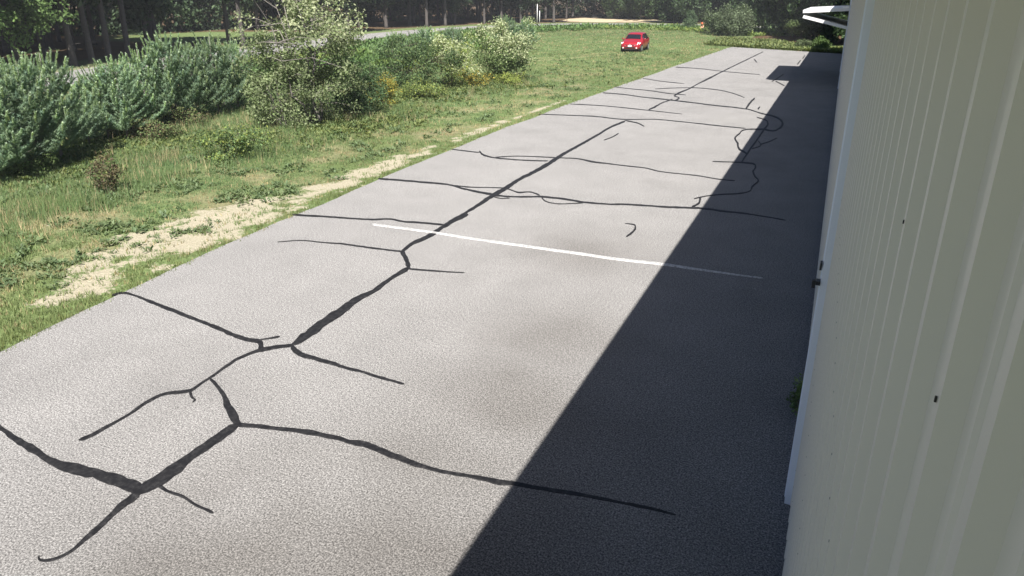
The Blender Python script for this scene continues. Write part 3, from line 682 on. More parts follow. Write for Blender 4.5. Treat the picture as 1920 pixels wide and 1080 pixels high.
leaf_box(-1.97, 3.66, WX - 0.07, 3.78, 0.15).build('door_leaf', M['white'], door2)
leaf_box(-1.93, 3.42, WX - 0.07, 2.92, 0.14).build('door_leaf', M['white'], door2)
MB().tube([(-2.02, DOOR_Y0 + 0.1, 3.535), (-2.02, DOOR_Y1 - 0.1, 3.535)], 0.03, 6).build('hinge', M['dark_metal'], door2)


# ------------------------------------------------------------------ foliage generators
def unit(a):
    return a / np.maximum(np.linalg.norm(a, axis=-1, keepdims=True), 1e-9)


def leaves_mesh(name, P, N, L, Wd, tint, mat, rng, droop=0.0):
    """diamond leaves at P with normals N"""
    n = len(P)
    t = unit(rng.normal(size=(n, 3)) + np.array([0, 0, -droop]))
    a = unit(t - N * np.sum(t * N, 1, keepdims=True)); b = np.cross(N, a)
    L = L[:, None] / 2; Wd = Wd[:, None] / 2
    fold = N * Wd * 0.35
    V = np.stack([P - a * L, P + b * Wd + fold, P + a * L, P - b * Wd + fold], 1).reshape(-1, 3)
    return mesh_np(name, V, np.arange(4 * n).reshape(n, 4), mat, np.repeat(tint, 4, 0))


def palette(cols, n, rng, val=0.18):
    cols = np.array(cols, float)
    i = rng.integers(0, len(cols), n); j = rng.integers(0, len(cols), n); t = rng.random((n, 1))
    c = (cols[i] * t + cols[j] * (1 - t)) * (1 + val * rng.normal(size=(n, 1)))
    return np.c_[np.clip(c, 0.004, 1), np.ones(n)]


def blob_centres(rx, ry, z0, z1, k, rng, shell=0.55, lump=0.25, shape='egg'):
    """clump centres through a crown with an uneven outline"""
    d = unit(rng.normal(size=(k, 3)))
    r = (shell + (1 - shell) * rng.random(k)) ** 0.8
    ang = np.arctan2(d[:, 1], d[:, 0])
    ph = rng.random(4) * 6.28
    out = 1 + lump * (np.sin(2 * ang + ph[0] + 2 * d[:, 2]) * 0.5 + np.sin(3 * ang + ph[1] - 3 * d[:, 2]) * 0.4 + np.sin(5 * ang + ph[2]) * 0.3)
    p = d * (r * out)[:, None]
    zc, hz = (z0 + z1) / 2, (z1 - z0) / 2
    if shape == 'cone':
        u = np.clip((p[:, 2] + 1) / 2, 0, 1); p[:, :2] *= (1.25 - 1.0 * u)[:, None]
    if shape == 'fan':
        u = np.clip((p[:, 2] + 1) / 2, 0, 1); p[:, :2] *= (0.72 + 0.42 * u)[:, None]
    return np.c_[p[:, 0] * rx, p[:, 1] * ry, zc + p[:, 2] * hz]


def crown_mesh(name, C, crad, per, size, cols, mat, rng, up=0.5, val=0.18, tints=None, flat=0.75, droop=0.3):
    k = len(C)
    P = np.repeat(C, per, 0); g = rng.normal(size=P.shape) * np.array([1, 1, flat])
    g *= (np.minimum(np.linalg.norm(g, axis=1), 1.7) / np.maximum(np.linalg.norm(g, axis=1), 1e-6))[:, None]
    P = P + g * np.repeat(crad, per)[:, None] * 0.62
    mid = C.mean(0)
    N = unit(rng.normal(size=P.shape) * 0.8 + unit(P - mid) * 0.5 + np.array([0, 0, up]))
    cl = 1 + 0.16 * rng.normal(size=(k, 1))
    t = palette(cols, len(P), rng, val)
    t[:, :3] *= np.repeat(cl, per, 0)
    if tints is not None: t = tints(P, t, rng)
    P[:, 2] = np.maximum(P[:, 2], 0.03)
    s = size * (0.65 + 0.7 * rng.random(len(P)))
    return leaves_mesh(name, P, N, s, s * (0.5 + 0.2 * rng.random(len(P))), np.clip(t, 0.003, 1), mat, rng, droop)


def stems_mesh(name, targets, base_r, rng, mat, n_main=5, spread=0.15, k=5, r0=0.02):
    """a clump of stems: a few main ones from the ground, twigs from them to the leaf clumps"""
    mb = MB()
    T = np.array(targets)
    mains = []
    hmax = T[:, 2].max()
    for i in range(n_main):
        a = 6.283 * i / n_main + rng.random(); e = T[rng.integers(0, len(T))]
        top = Vector((e[0] * 0.6, e[1] * 0.6, hmax * (0.55 + 0.3 * rng.random())))
        b0 = Vector((math.cos(a) * spread * base_r, math.sin(a) * spread * base_r, -0.05))
        pts = []
        for s in np.linspace(0, 1, 7):
            p = b0.lerp(top, s); p += Vector((rng.normal(), rng.normal(), 0)) * 0.03 * hmax * math.sin(3.1 * s)
            pts.append(p)
        mains.append(pts)
        mb.tube(pts, [r0 * (1 - 0.75 * s) for s in np.linspace(0, 1, 7)], k)
    for c in T:
        c = Vector(c)
        best = min((p for pts in mains for p in pts[1:] if p.z < c.z + 0.05 * hmax), key=lambda p: (p - c).length, default=mains[0][1])
        midp = best.lerp(c, 0.5) + Vector((0, 0, 0.08 * (c - best).length))
        mb.tube([best, midp, c], [r0 * 0.35, r0 * 0.25, r0 * 0.1], 3, False)
    return mb.mesh(name, mat, True)


def shrub(name, label, cat, x, y, rx, ry, h, k, per, size, cols, seed, z0=0.1, shell=0.5, lump=0.45, crad=0.3, shape='egg', n_main=5, r0=0.02,
          tints=None, group=None, up=0.5, val=0.2, trunk='stem', crown='foliage', mat='leaf', wood='twig', rz=0.0):
    rng = np.random.default_rng(seed)
    o = empty(name, (x, y, float(gz(x, y))), rz)
    tag(o, label, cat, group)
    C = blob_centres(rx, ry, z0, h, k, rng, shell, lump, shape)
    C[:, 2] = np.clip(C[:, 2], 0.06, None)
    link(trunk, stems_mesh(name + '_stem', C, min(rx, ry), rng, M[wood], n_main, r0=r0), o)
    link(crown, crown_mesh(name + '_foliage', C, np.full(k, crad) * (0.7 + 0.6 * rng.random(k)), per, size, cols, M[mat], rng, up, val, tints), o)
    return o


def copy_tree(o, loc, rz, sc, label=None, group=None):
    c = o.copy(); COL.objects.link(c)
    c.location = loc; c.rotation_euler = (0, 0, rz); c.scale = sc
    if label: c['label'] = label
    if group: c['group'] = group
    for ch in list(o.children):
        d = ch.copy(); COL.objects.link(d); d.parent = c
    return c


# ------------------------------------------------------------------ young pines
NEEDLE = [(0.24, 0.345, 0.225), (0.275, 0.38, 0.24), (0.215, 0.32, 0.225), (0.30, 0.405, 0.24)]


def young_pine_meshes(h, seed):
    rng = np.random.default_rng(seed)
    wood = MB()
    wood.tube([(0, 0, -0.05), (0.01, 0, h * 0.5), (0, 0.01, h * 0.93)], [0.016 * h, 0.011 * h, 0.005], 6)
    A = []; B = []; NL = []                                   # shoots: start, end, needle length

    def shoot(p, q, nl=0.085): A.append(tuple(p)); B.append(tuple(q)); NL.append(nl)
    lead = 0.50 + 0.14 * rng.random()
    shoot((0, 0, h - lead), (0.02 * rng.normal(), 0.02 * rng.normal(), h), 0.055)
    for j in range(5):
        a = j * 1.257 + rng.random(); r = 0.13 + 0.05 * rng.random()
        b0 = Vector((0, 0, h - lead * 1.0)); b1 = Vector((math.cos(a) * r, math.sin(a) * r, h - lead + 0.08)); b2 = b1 + Vector((math.cos(a) * 0.05, math.sin(a) * 0.05, 0.22 + 0.14 * rng.random()))
        shoot(b0, b1, 0.06); shoot(b1, b2, 0.05)
    nw = max(6, int(h / 0.27))
    for i in range(nw):
        t = (i + 0.25) / nw
        z = 0.10 * h + t * (h - lead - 0.10 * h)
        nb = 6 if t < 0.7 else 5
        for j in range(nb):
            a = 6.283 * j / nb + i * 0.9 + rng.normal() * 0.25
            Lb = (0.43 * h * (1 - t) ** 0.72 + 0.16) * (0.75 + 0.4 * rng.random())
            up = 0.10 + 0.25 * t; curl = 0.30 + 0.15 * rng.random()
            d = Vector((math.cos(a), math.sin(a), 0)); side = Vector((-math.sin(a), math.cos(a), 0))

            def at(s): return Vector((0, 0, z)) + d * (Lb * s * (1 - 0.1 * s)) + Vector((0, 0, Lb * (up * s + curl * s * s)))
            wood.tube([at(0), at(0.5), at(0.95)], [0.010, 0.006, 0.003], 3, False)
            nn = max(3, int(Lb / 0.13))
            for q in range(nn):
                s = 0.18 + 0.82 * (q + 1) / nn
                p = at(s); fw = (at(min(1, s + 0.05)) - at(s - 0.05)).normalized()
                sl = (0.13 + 0.10 * rng.random()) * (1.15 - 0.45 * s) + 0.04
                for sd in (-1, 1):
                    v = (fw * 0.7 + side * sd * (0.75 + 0.3 * rng.random()) + Vector((0, 0, 0.35 + 0.5 * rng.random()))).normalized()
                    shoot(p, p + v * sl)
                shoot(at(s - 0.08), p + Vector((0, 0, 0.02)), 0.075)
            tip = at(1.0)
            shoot(tip, tip + (d * 0.35 + Vector((0, 0, 1))).normalized() * ((0.16 + 0.14 * rng.random()) * (1.0 + 0.6 * t)), 0.055)
    A = np.array(A); B = np.array(B); NL = np.array(NL)
    cd_ = NL < 0.058
    A = np.concatenate([A, A[cd_], A[cd_]]); B = np.concatenate([B, B[cd_], B[cd_]]); NL = np.concatenate([NL, NL[cd_], NL[cd_]])
    per = 26
    n = len(A)
    u = rng.random((n, per)); D = unit(B - A)
    P = A[:, None] + (B - A)[:, None] * u[..., None]
    rnd = rng.normal(size=(n, per, 3)); perp = unit(rnd - D[:, None] * np.sum(rnd * D[:, None], 2, keepdims=True))
    nl = NL[:, None, None] * (0.75 + 0.5 * rng.random((n, per, 1)))
    tip = P + (D[:, None] * 0.72 + perp * 0.72) * nl
    w = np.cross(perp, D[:, None] + 0 * perp) * np.where(NL < 0.058, 0.017, 0.010)[:, None, None]
    V = np.stack([P - w, P + w, tip], 2).reshape(-1, 3)
    tt = palette(NEEDLE, n, rng, 0.12); tt[NL < 0.058, :3] = tt[NL < 0.058, :3] * np.array([1.75, 1.55, 1.65])
    tint = np.repeat(tt, per * 3, 0)
    f = np.arange(len(V)).reshape(-1, 3)
    V[:, 2] = np.maximum(V[:, 2], 0.02)
    return wood.mesh('young_pine_trunk', M['bark_grey'], True), mesh_np('young_pine_crown', V, f, M['needle'], tint)


PINES = [young_pine_meshes(3.0, 11), young_pine_meshes(2.7, 12), young_pine_meshes(2.5, 13)]
PH = [3.0, 2.7, 2.5]


def pine(x, y, h, v, label, rz, wide=1.0):
    o = tag(empty('young_pine', (x, y, float(gz(x, y)) - 0.02), rz), label, 'pine', 'young pines along the field')
    s = h / PH[v]
    o.scale = (s * wide * (0.9 + 0.2 * math.sin(7 * x) ** 2), s * wide * (0.9 + 0.2 * math.cos(5 * y) ** 2), s)
    link('trunk', PINES[v][0], o); link('crown', PINES[v][1], o)
    return o


PL = [
    (-18.93, 9.96, 2.75, 0, 'young blue-green pine cut off by the left edge of the picture', 0.95),
    (-19.11, 10.77, 2.97, 1, 'young pine with a single tall leader, second from the left edge', 0.9),
    (-19.30, 11.45, 3.16, 0, 'tallest young pine of the leftmost clump, bristling with upright shoots', 0.9),
    (-19.90, 12.45, 3.25, 2, 'young pine with a forked upright top, right end of the leftmost clump', 0.85),
    (-21.16, 14.18, 1.85, 2, 'low young pine in the gap that shows the road', 1.0),
    (-21.37, 15.02, 2.45, 1, 'young pine with two thin shoots, just right of the gap in the pines', 0.95),
    (-20.81, 15.27, 2.71, 0, 'middle-sized young pine in front of the long clump', 0.95),
    (-21.42, 16.65, 2.97, 2, 'young pine with a slim leader, middle of the long clump', 0.95),
    (-21.52, 17.74, 3.38, 1, 'young pine with a curved pale top, tallest of the long clump', 0.9),
    (-22.03, 19.26, 2.87, 0, 'dense young pine before the sunny clearing', 1.0),
    (-22.06, 20.35, 3.28, 2, 'young pine in front of the two dark trunks', 0.95),
    (-22.39, 21.69, 2.88, 1, 'young pine touching the left side of the tall silvery shrub', 1.0),
    (-27.70, 41.57, 2.28, 2, 'small young pine with pale candles behind the shrubs, nearest the tall one', 1.2),
    (-27.14, 44.54, 2.39, 0, 'small young pine with a row of pale candles before the road', 1.3),
    (-26.71, 47.72, 2.35, 1, 'small young pine half hidden between two broad shrubs', 1.3),
    (-24.74, 56.93, 2.85, 2, 'young pine whose candles rise above the pale-leaved shrub', 1.1),
    (-26.29, 56.22, 2.99, 1, 'young pine top showing over the pale-leaved shrub', 1.1),
]
for i, (x, y, h, v, lab, wd) in enumerate(PL): pine(x, y, h, v, lab, i * 1.7, wd)

# ------------------------------------------------------------------ shrubs of the field
SILVER = [(0.19, 0.245, 0.11), (0.235, 0.285, 0.145), (0.16, 0.215, 0.09), (0.28, 0.32, 0.175)]
DARKG = [(0.09, 0.155, 0.065), (0.12, 0.19, 0.08), (0.075, 0.13, 0.058)]
MIDG = [(0.15, 0.215, 0.08), (0.19, 0.25, 0.095), (0.12, 0.18, 0.07)]
LIME = [(0.25, 0.30, 0.075), (0.19, 0.26, 0.065), (0.30, 0.33, 0.085)]
GOLD = [(0.58, 0.42, 0.06), (0.46, 0.36, 0.07), (0.30, 0.27, 0.07)]
BROWN = [(0.12, 0.095, 0.05), (0.10, 0.11, 0.05), (0.16, 0.12, 0.07)]
PALE = (0.46, 0.50, 0.30)


def pale_tops(frac, zmin, xdir=0.0, col=PALE):
    def f(P, t, rng):
        s = (P[:, 2] - zmin) + xdir * P[:, 0]
        k = (rng.random(len(P)) < frac * np.clip(s, 0, 1))
        t[k, :3] = np.array(col) * (0.8 + 0.4 * rng.random((k.sum(), 1)))
        return t
    return f


shrub('tall_shrub', 'tall silvery-leaved shrub with thin grey stems, biggest in the field', 'shrub', -17.21, 20.19, 2.75, 2.2, 4.9, 195, 85, 0.10, SILVER, 101,
      z0=0.25, shell=0.45, lump=0.6, crad=0.31, shape='fan', n_main=11, r0=0.045, tints=pale_tops(0.5, 2.6), wood='bark_grey')
shrub('leafy_shrub', 'grey-green shrub spreading low at the left foot of the tall one', 'shrub', -17.68, 19.03, 1.25, 1.1, 2.3, 70, 80, 0.09, SILVER, 102, z0=0.05, crad=0.30, n_main=7, r0=0.02, wood='bark_grey')
shrub('leafy_shrub', 'dark green shrub in the shade to the right of the tall silvery one', 'shrub', -17.05, 22.64, 1.25, 1.2, 2.2, 80, 80, 0.085, DARKG, 103, crad=0.30, n_main=6)
shrub('yellowing_shrub', 'small shrub with golden-yellow leaves', 'shrub', -17.68, 25.14, 0.75, 0.7, 1.35, 36, 80, 0.075, GOLD + LIME, 104, crad=0.22)
shrub('leafy_shrub', 'broad green shrub in the middle of the row, darker on its left', 'shrub', -19.09, 29.94, 1.9, 1.6, 2.5, 110, 85, 0.10, DARKG + MIDG, 105, crad=0.36, n_main=7)
shrub('leafy_shrub', 'yellow-green shrub next to the pale-leaved one', 'shrub', -18.31, 32.18, 1.5, 1.3, 2.6, 80, 85, 0.10, MIDG + LIME, 106, crad=0.34, tints=pale_tops(0.55, 0.8, 0.3), n_main=6)
shrub('leafy_shrub', 'rounded shrub with pale cream-green top, rightmost of the row', 'shrub', -16.72, 35.52, 1.75, 1.5, 3.05, 120, 90, 0.11, MIDG, 107, crad=0.36, shape='fan', tints=pale_tops(0.75, 1.3, 0.5), n_main=7)
shrub('low_bush', 'low yellow-green bush alone in the grass', 'bush', -15.62, 14.56, 1.05, 0.8, 1.0, 46, 70, 0.075, LIME + MIDG + MIDG + DARKG, 108, crad=0.20, z0=0.02, lump=0.6)
shrub('dry_bush', 'small brownish sparse bush standing in the meadow', 'bush', -15.47, 10.61, 0.40, 0.36, 0.92, 34, 34, 0.06, BROWN, 109, crad=0.13, z0=0.1, n_main=7, r0=0.011)
shrub('low_bush', 'small dark bush at the foot of the leftmost pines', 'bush', -19.12, 11.08, 0.7, 0.6, 0.55, 40, 70, 0.07, MIDG, 110, crad=0.2, z0=0.0)
shrub('low_bush', 'light green weedy bush below the yellowing shrub', 'bush', -17.05, 27.38, 1.1, 0.8, 0.75, 44, 70, 0.08, LIME + MIDG, 111, crad=0.26, z0=0.0)
shrub('low_bush', 'small lime bush at the foot of the rightmost shrub', 'bush', -15.72, 33.86, 0.8, 0.6, 0.6, 34, 70, 0.08, LIME, 112, crad=0.22, z0=0.0)
shrub('low_bush', 'orange-tinted bush in front of the pale-leaved shrub', 'bush', -16.79, 32.15, 0.8, 0.6, 0.75, 34, 70, 0.08, GOLD + MIDG, 113, crad=0.22, z0=0.0)
shrub('low_bush', 'bramble bush along the foot of the long pine clump', 'bush', -20.26, 15.53, 1.0, 0.6, 0.6, 44, 70, 0.075, MIDG + BROWN, 114, crad=0.24, z0=0.0)
shrub('low_bush', 'bramble bush under the dense pine before the clearing', 'bush', -21.05, 17.72, 0.9, 0.6, 0.6, 44, 70, 0.075, MIDG + BROWN, 115, crad=0.24, z0=0.0)
# far shrubs by the road and behind the end of the pavement
shrub('willow_bush', 'large grey-green bush at the far end of the field', 'bush', -11.61, 86.28, 2.9, 2.4, 2.9, 130, 70, 0.22, [(0.105, 0.14, 0.075), (0.13, 0.165, 0.095)], 121, crad=0.6, lump=0.5, n_main=6)
shrub('willow_bush', 'grey-green bush left of the large one, by the orange marker', 'bush', -14.15, 90.16, 1.4, 1.2, 2.4, 60, 60, 0.2, [(0.12, 0.15, 0.085), (0.14, 0.175, 0.10)], 122, crad=0.45)
shrub('young_fir', 'small pale green fir standing at the roadside', 'fir', -18.76, 98.34, 0.95, 0.95, 2.2, 60, 60, 0.16, [(0.10, 0.16, 0.085), (0.13, 0.185, 0.10)], 123, crad=0.3, shape='cone', n_main=1, trunk='trunk', crown='crown')
shrub('leafy_shrub', 'light green shrub against the dark trees behind the pavement', 'shrub', -4.02, 79.13, 1.45, 1.2, 2.0, 60, 70, 0.17, [(0.12, 0.17, 0.065), (0.15, 0.20, 0.08)], 124, z0=0.7, crad=0.42, n_main=4)
shrub('low_bush', 'small pale bush in the middle at the end of the pavement', 'bush', -2.91, 67.58, 0.6, 0.5, 0.85, 30, 60, 0.12, [(0.13, 0.17, 0.08)], 125, crad=0.24, z0=0)
shrub('low_bush', 'bright green bush nearest the far corner of the hangar', 'bush', -1.62, 66.17, 0.75, 0.6, 1.05, 36, 60, 0.13, [(0.12, 0.19, 0.06)], 126, crad=0.28, z0=0)
shrub('weed_plant', 'green weed growing from the foot of the hangar wall', 'weed', 0.13, 7.5, 0.05, 0.30, 0.62, 20, 24, 0.04, MIDG, 127, crad=0.06, z0=0.02, r0=0.006)

# ------------------------------------------------------------------ the wood beyond the road
PINEF = [(0.062, 0.098, 0.05), (0.08, 0.12, 0.058), (0.05, 0.08, 0.044)]
BROADF = [(0.14, 0.225, 0.075), (0.17, 0.265, 0.085), (0.115, 0.19, 0.068)]


def tree_meshes(kind, seed):
    rng = np.random.default_rng(seed)
    wood = MB()
    hT = 13.0
    bend = [Vector((rng.normal() * 0.12, rng.normal() * 0.12, 0)) * s for s in (0, .4, .8, 1.2)]
    wood.tube([Vector((0, 0, -0.1)) + bend[0], Vector((0, 0, 0.35)) + bend[0], Vector((0, 0, 4.2)) + bend[1], Vector((0, 0, 8.5)) + bend[2], Vector((0, 0, hT - 0.5)) + bend[3]],
              [0.30, 0.215, 0.175, 0.12, 0.03], 9)
    if kind == 'pine': C = blob_centres(3.5, 3.5, {201: 4.4, 202: 2.2, 203: 3.0}[seed], hT, 105, rng, 0.2, 0.3); cr = 0.9; size = 0.5; per = 75; cols = PINEF
    elif kind == 'low': C = blob_centres(3.2, 3.2, 0.4, 11.0, 150, rng, 0.45, 0.4); cr = 0.85; size = 0.36; per = 85; cols = PINEF + BROADF[2:]
    else: C = blob_centres(4.6, 4.6, 2.1, hT - 1, 170, rng, 0.45, 0.35); cr = 0.85; size = 0.30; per = 90; cols = BROADF
    for c in C[::3]:
        z = max(1.5, c[2] * 0.72)
        wood.tube([(0, 0, z), (c[0] * 0.5, c[1] * 0.5, z + (c[2] - z) * 0.4), tuple(c)], [0.05, 0.035, 0.012], 4, False)
    for j in range(7):                                        # dead stubs on the lower trunk
        a = rng.random() * 6.28; z = 1.2 + 3.2 * rng.random(); L = 0.3 + 0.7 * rng.random()
        wood.tube([(0, 0, z), (math.cos(a) * L, math.sin(a) * L, z + 0.1)], [0.025, 0.008], 4, False)
    cr_m = crown_mesh('tree_crown', C, np.full(len(C), cr), per, size, cols, M['leaf'], rng, 0.6, 0.2)
    return wood.mesh('tree_trunk', M['bark'], True), cr_m


TM = {'pine': [tree_meshes('pine', 201), tree_meshes('pine', 202), tree_meshes('pine', 203)], 'low': [tree_meshes('low', 211), tree_meshes('low', 212)], 'broad': [tree_meshes('broad', 221), tree_meshes('broad', 222)]}


def tree(kind, v, x, y, s, rz, name, label, cat, group=None, sz=1.0):
    tr, cr = TM[kind][v % len(TM[kind])]
    o = tag(empty(name, (x, y, float(gz(x, y)) - 0.03), rz), label, cat, group)
    o.scale = (s, s, s * sz)
    link('trunk', tr, o); link('crown', cr, o)
    return o


# leafy trees whose low branches hang over the left end of the road
for i, (x, y, s, lab) in enumerate([(-44.2, 16.5, 0.86, 'leafy tree with low bright branches at the left edge of the picture'), (-44.8, 22.0, 0.88, 'leafy tree whose branches hang over the road, second from the left'),
                                    (-46.8, 27.8, 0.84, 'leafy tree with a small hanging spray before the dark wood')]):
    tree('broad', i, x, y, s, 2.1 * i, 'leafy_tree', lab, 'tree')
# trunks one can pick out
NAMED = [(-37.23, 26.15, 'slim grey trunk in the dark wood, above the gap in the pines'), (-38.13, 28.08, 'grey pine trunk in the dark wood, left of the pair'), (-38.61, 29.77, 'pale pine trunk in the dark wood, right of the pair'), (-39.64, 32.11, 'faint pine trunk at the right end of the dark wood'),
         (-53.16, 51.40, 'dark pine trunk at the near side of the sunny clearing, left one'), (-49.77, 49.79, 'thick dark pine trunk at the near side of the sunny clearing, right one')]
taken = []
for i, (x, y, lab) in enumerate(NAMED):
    ex = -9.0 if i < 4 else 0
    x2, y2 = x + ex, y + ex * -0.55
    tree('pine', 0, x2, y2, 1.0, 1.3 * i, 'pine_tree', lab, 'pine'); taken.append((x2, y2))
wr = np.random.default_rng(77)
cands = []
tries = 0


def road_side(x, y):
    """True on the far side of the road, where the wood stands"""
    if y < 100: return x < np.interp(y, [p[1] for p in ROAD[:7]], [p[0] for p in ROAD[:7]])
    return y > np.interp(x, [p[0] for p in ROAD[6:]], [p[1] for p in ROAD[6:]]) or x < -45


while len(cands) < 135 and tries < 30000:
    tries += 1
    az = R(-70 + 72 * wr.random()); r = 45 + 125 * wr.random() ** 0.9
    x, y = r * math.sin(az), r * math.cos(az)
    rd = float(road_dist(np.array([x]), np.array([y]))[0])
    if rd < 7.5 or rd > 38 or not road_side(x, y): continue
    if math.hypot((x + 63) / 14, (y - 60) / 12) < 1: continue          # the sunny clearing
    if -66 < x < -50 and 76 < y < 84: continue
    if -48 < x < -26 and 112 < y < 131: continue                       # the sandy bank
    if any(math.hypot(x - a, y - b) < 4.3 for a, b in taken): continue
    if rd > 24 and wr.random() < 0.5: continue
    taken.append((x, y)); cands.append((x, y))
for i, (x, y) in enumerate(cands):
    right = math.degrees(math.atan2(x, y)) > -17
    if right: tree('low', i, x, y, 0.85 + 0.3 * wr.random(), wr.random() * 6, 'evergreen_tree', 'dark evergreen with foliage to the ground in the wood beyond the field', 'tree', 'evergreens in the far wood')
    else:
        azd = math.degrees(math.atan2(x, y))
        j = 0 if azd < -52 else 1 if azd < -43 else 2 if azd < -32 else 3 if azd < -24 else 4
        lab = ['tall pine in the dark wood behind the leftmost young pines', 'tall pine in the wood behind the sunny clearing', 'tall pine in the wood beyond the road, behind the tall silvery shrub',
               'tall pine in the shaded wood between the tall shrub and the white posts', 'tall pine in the shaded wood round the white posts and the sandy bank'][j]
        tree('pine', 0 if j == 0 else i, x, y, 0.85 + 0.35 * wr.random(), wr.random() * 6, 'pine_tree', lab, 'pine', ['pines behind the leftmost young pines', 'pines behind the clearing', 'pines behind the tall shrub', 'pines between the tall shrub and the white posts', 'pines round the white posts'][j])
# the thicket right behind the end of the pavement
TH = [(-9.42, 95.06), (-6.76, 83.94), (-5.23, 82.52), (-3.33, 78.51), (-1.73, 74.89), (-0.38, 71.60), (0.60, 69.88)]
for i, (x, y) in enumerate(TH):
    tree('low', i, x + 0.5, y + 3.4 + (i % 2) * 2.0, 0.8 + 0.08 * (i % 3), i * 1.1, 'evergreen_tree', 'dark dense evergreen in the thicket just past the end of the pavement', 'tree', 'evergreens past the end of the pavement')


def wood_mass():
    rng = np.random.default_rng(5)
    n = 70
    C = []
    az = R(1) * np.linspace(-74, 6, 420)
    for a in az:
        base = np.interp(math.degrees(a), [-74, -50, -40, -25, -15, -5, 6], [88, 96, 112, 150, 160, 130, 122])
        for q in range(5):
            r = base + rng.random() * 9; zz = rng.random() * 8.0
            C.append((r * math.sin(a), r * math.cos(a), zz))
    C = np.array(C)
    me = crown_mesh('woods', C, np.full(len(C), 1.3), 60, 0.5, PINEF, M['leaf'], rng, 0.4, 0.2)
    tag(link('woods', me), 'dark mass of distant woods closing the view', 'woods', kind='stuff')


wood_mass()


# ------------------------------------------------------------------ grass, weeds and meadow
def sample_field(n, r0, r1, az0=-72, az1=4, power=0.0, rng=RNG):
    az = R(1) * (az0 + (az1 - az0) * rng.random(n))
    r = np.exp(np.log(r0) + (np.log(r1) - np.log(r0)) * rng.random(n))
    x = r * np.sin(az); y = r * np.cos(az)
    return x, y, r


def blades(name, x, y, h, nb, spread, width, col, lean=0.5, rng=RNG, tipcol=None):
    n = len(x)
    z = gz(x, y)
    B = np.c_[x, y, z].repeat(nb, 0)
    hh = np.repeat(h, nb) * (0.6 + 0.6 * rng.random(n * nb))
    sp = np.repeat(spread, nb) if hasattr(spread, '__len__') else spread
    off = rng.normal(size=(n * nb, 2)) * (sp[:, None] if hasattr(sp, '__len__') else sp)
    B[:, :2] += off
    a = rng.random(n * nb) * 6.283
    ww = (np.repeat(width, nb) if hasattr(width, '__len__') else width) * (0.7 + 0.6 * rng.random(n * nb)) / 2
    w = np.c_[np.cos(a) * ww, np.sin(a) * ww, np.zeros(n * nb)]
    b = rng.random(n * nb) * 6.283; ln = lean * (0.3 + rng.random(n * nb))
    tip = B + np.c_[np.cos(b) * ln * hh, np.sin(b) * ln * hh, hh]
    B[:, 2] -= 0.01
    V = np.stack([B - w, B + w, tip], 1).reshape(-1, 3)
    c = np.repeat(col, nb, 0) * (1 + 0.14 * rng.normal(size=(n * nb, 1)))
    c = np.clip(np.c_[c[:, :3], np.ones(len(c))], 0.004, 1)
    return mesh_np(name, V, np.arange(len(V)).reshape(-1, 3), M['grass'], np.repeat(c, 3, 0))


def mixcol(a, b, t):
    return np.array(a) * (1 - t[:, None]) + np.array(b) * t[:, None]


def keep(x, y, m, *rest):
    return tuple(v[m] for v in (x, y) + rest)


def in_field(x, y):
    return (outside(x, y) > -0.05 + 0.12 * (fbm(x * 1.7, y * 1.7, 141) - 0.5)) & (road_dist(x, y) > 3.9)


# 1: turf everywhere in the field
x, y, r = sample_field(185000, 6.5, 125, -96, 4)
d = xe(y) - x
side = ~((x > -9.5) & (y > 74))
m = in_field(x, y) & side & (np.hypot(x, y) < 125) & ~(np.array(x) < np.interp(y, [p[1] for p in ROAD[:8]], [p[0] for p in ROAD[:8]])) & (y < 108)
s = sand_at(x, y)
n2 = fbm(x * 0.9, y * 0.9, 3); n5 = fbm(x * 0.30, y * 0.30, 61)
m &= RNG.random(len(x)) > np.clip(s * 1.35, 0, 0.86)
mid = (d > 0.5) & (d < 5.5) & (y < 40)
m &= ~(mid & (n2 > 0.60) & (RNG.random(len(x)) < 0.6))
x, y, r, d, n2, n5 = keep(x, y, m, r, d, n2, n5)
lush = (1 - sstep(0.18, 0.5, np.minimum(d, 9) + 0.6 * (n5 - 0.5))) * (d > 0) + (1 - sstep(0.5, 1.6, y - yend(x))) * (y > yend(x))
lush = np.clip(lush, 0, 1) * (0.35 + 0.65 * sstep(0.35, 0.6, fbm(x * 2.3, y * 2.3, 151)))
tall = sstep(4.2, 7.5, d) * (1 - sstep(30, 42, y))
h = 0.050 + 0.045 * n5 + 0.16 * tall * n2 + 0.03 * sstep(40, 60, y)
col = mixcol((0.15, 0.225, 0.098), (0.215, 0.265, 0.11), np.clip((n5 - 0.3) * 2.2, 0, 1))
col = mixcol((0, 0, 0), (1, 1, 1), np.ones(len(x))) * col
dryt = np.clip((n2 - 0.50) * 4, 0, 1) * (0.7 - 0.4 * tall) + 0.16
pick = RNG.random(len(x)) < dryt * 0.75
col[pick] = np.array([0.40, 0.34, 0.19]) * (0.75 + 0.5 * RNG.random((pick.sum(), 1)))
blue = tall * (RNG.random(len(x)) < 0.6)
col = col * (1 - 0.55 * blue[:, None]) + np.array([0.135, 0.23, 0.105]) * 0.55 * blue[:, None]
col = col * (1 - lush[:, None]) + np.array([0.185, 0.22, 0.08]) * lush[:, None]
tk = 0.75 * track_at(x, y)[:, None]
col = col * (1 - tk) + np.array([0.33, 0.34, 0.17]) * tk
col = col * (0.80 + 0.40 * fbm(x * 0.07, y * 0.11, 131))[:, None]
h = h * (1 - 0.5 * tk[:, 0])
col = col * 0.90
me = blades('grass', x, y, h, 5, 0.016 + 0.0018 * r, 0.007 + 0.00085 * r, col)
tag(link('grass', me), 'short patchy green and straw grass of the field', 'grass', kind='stuff')

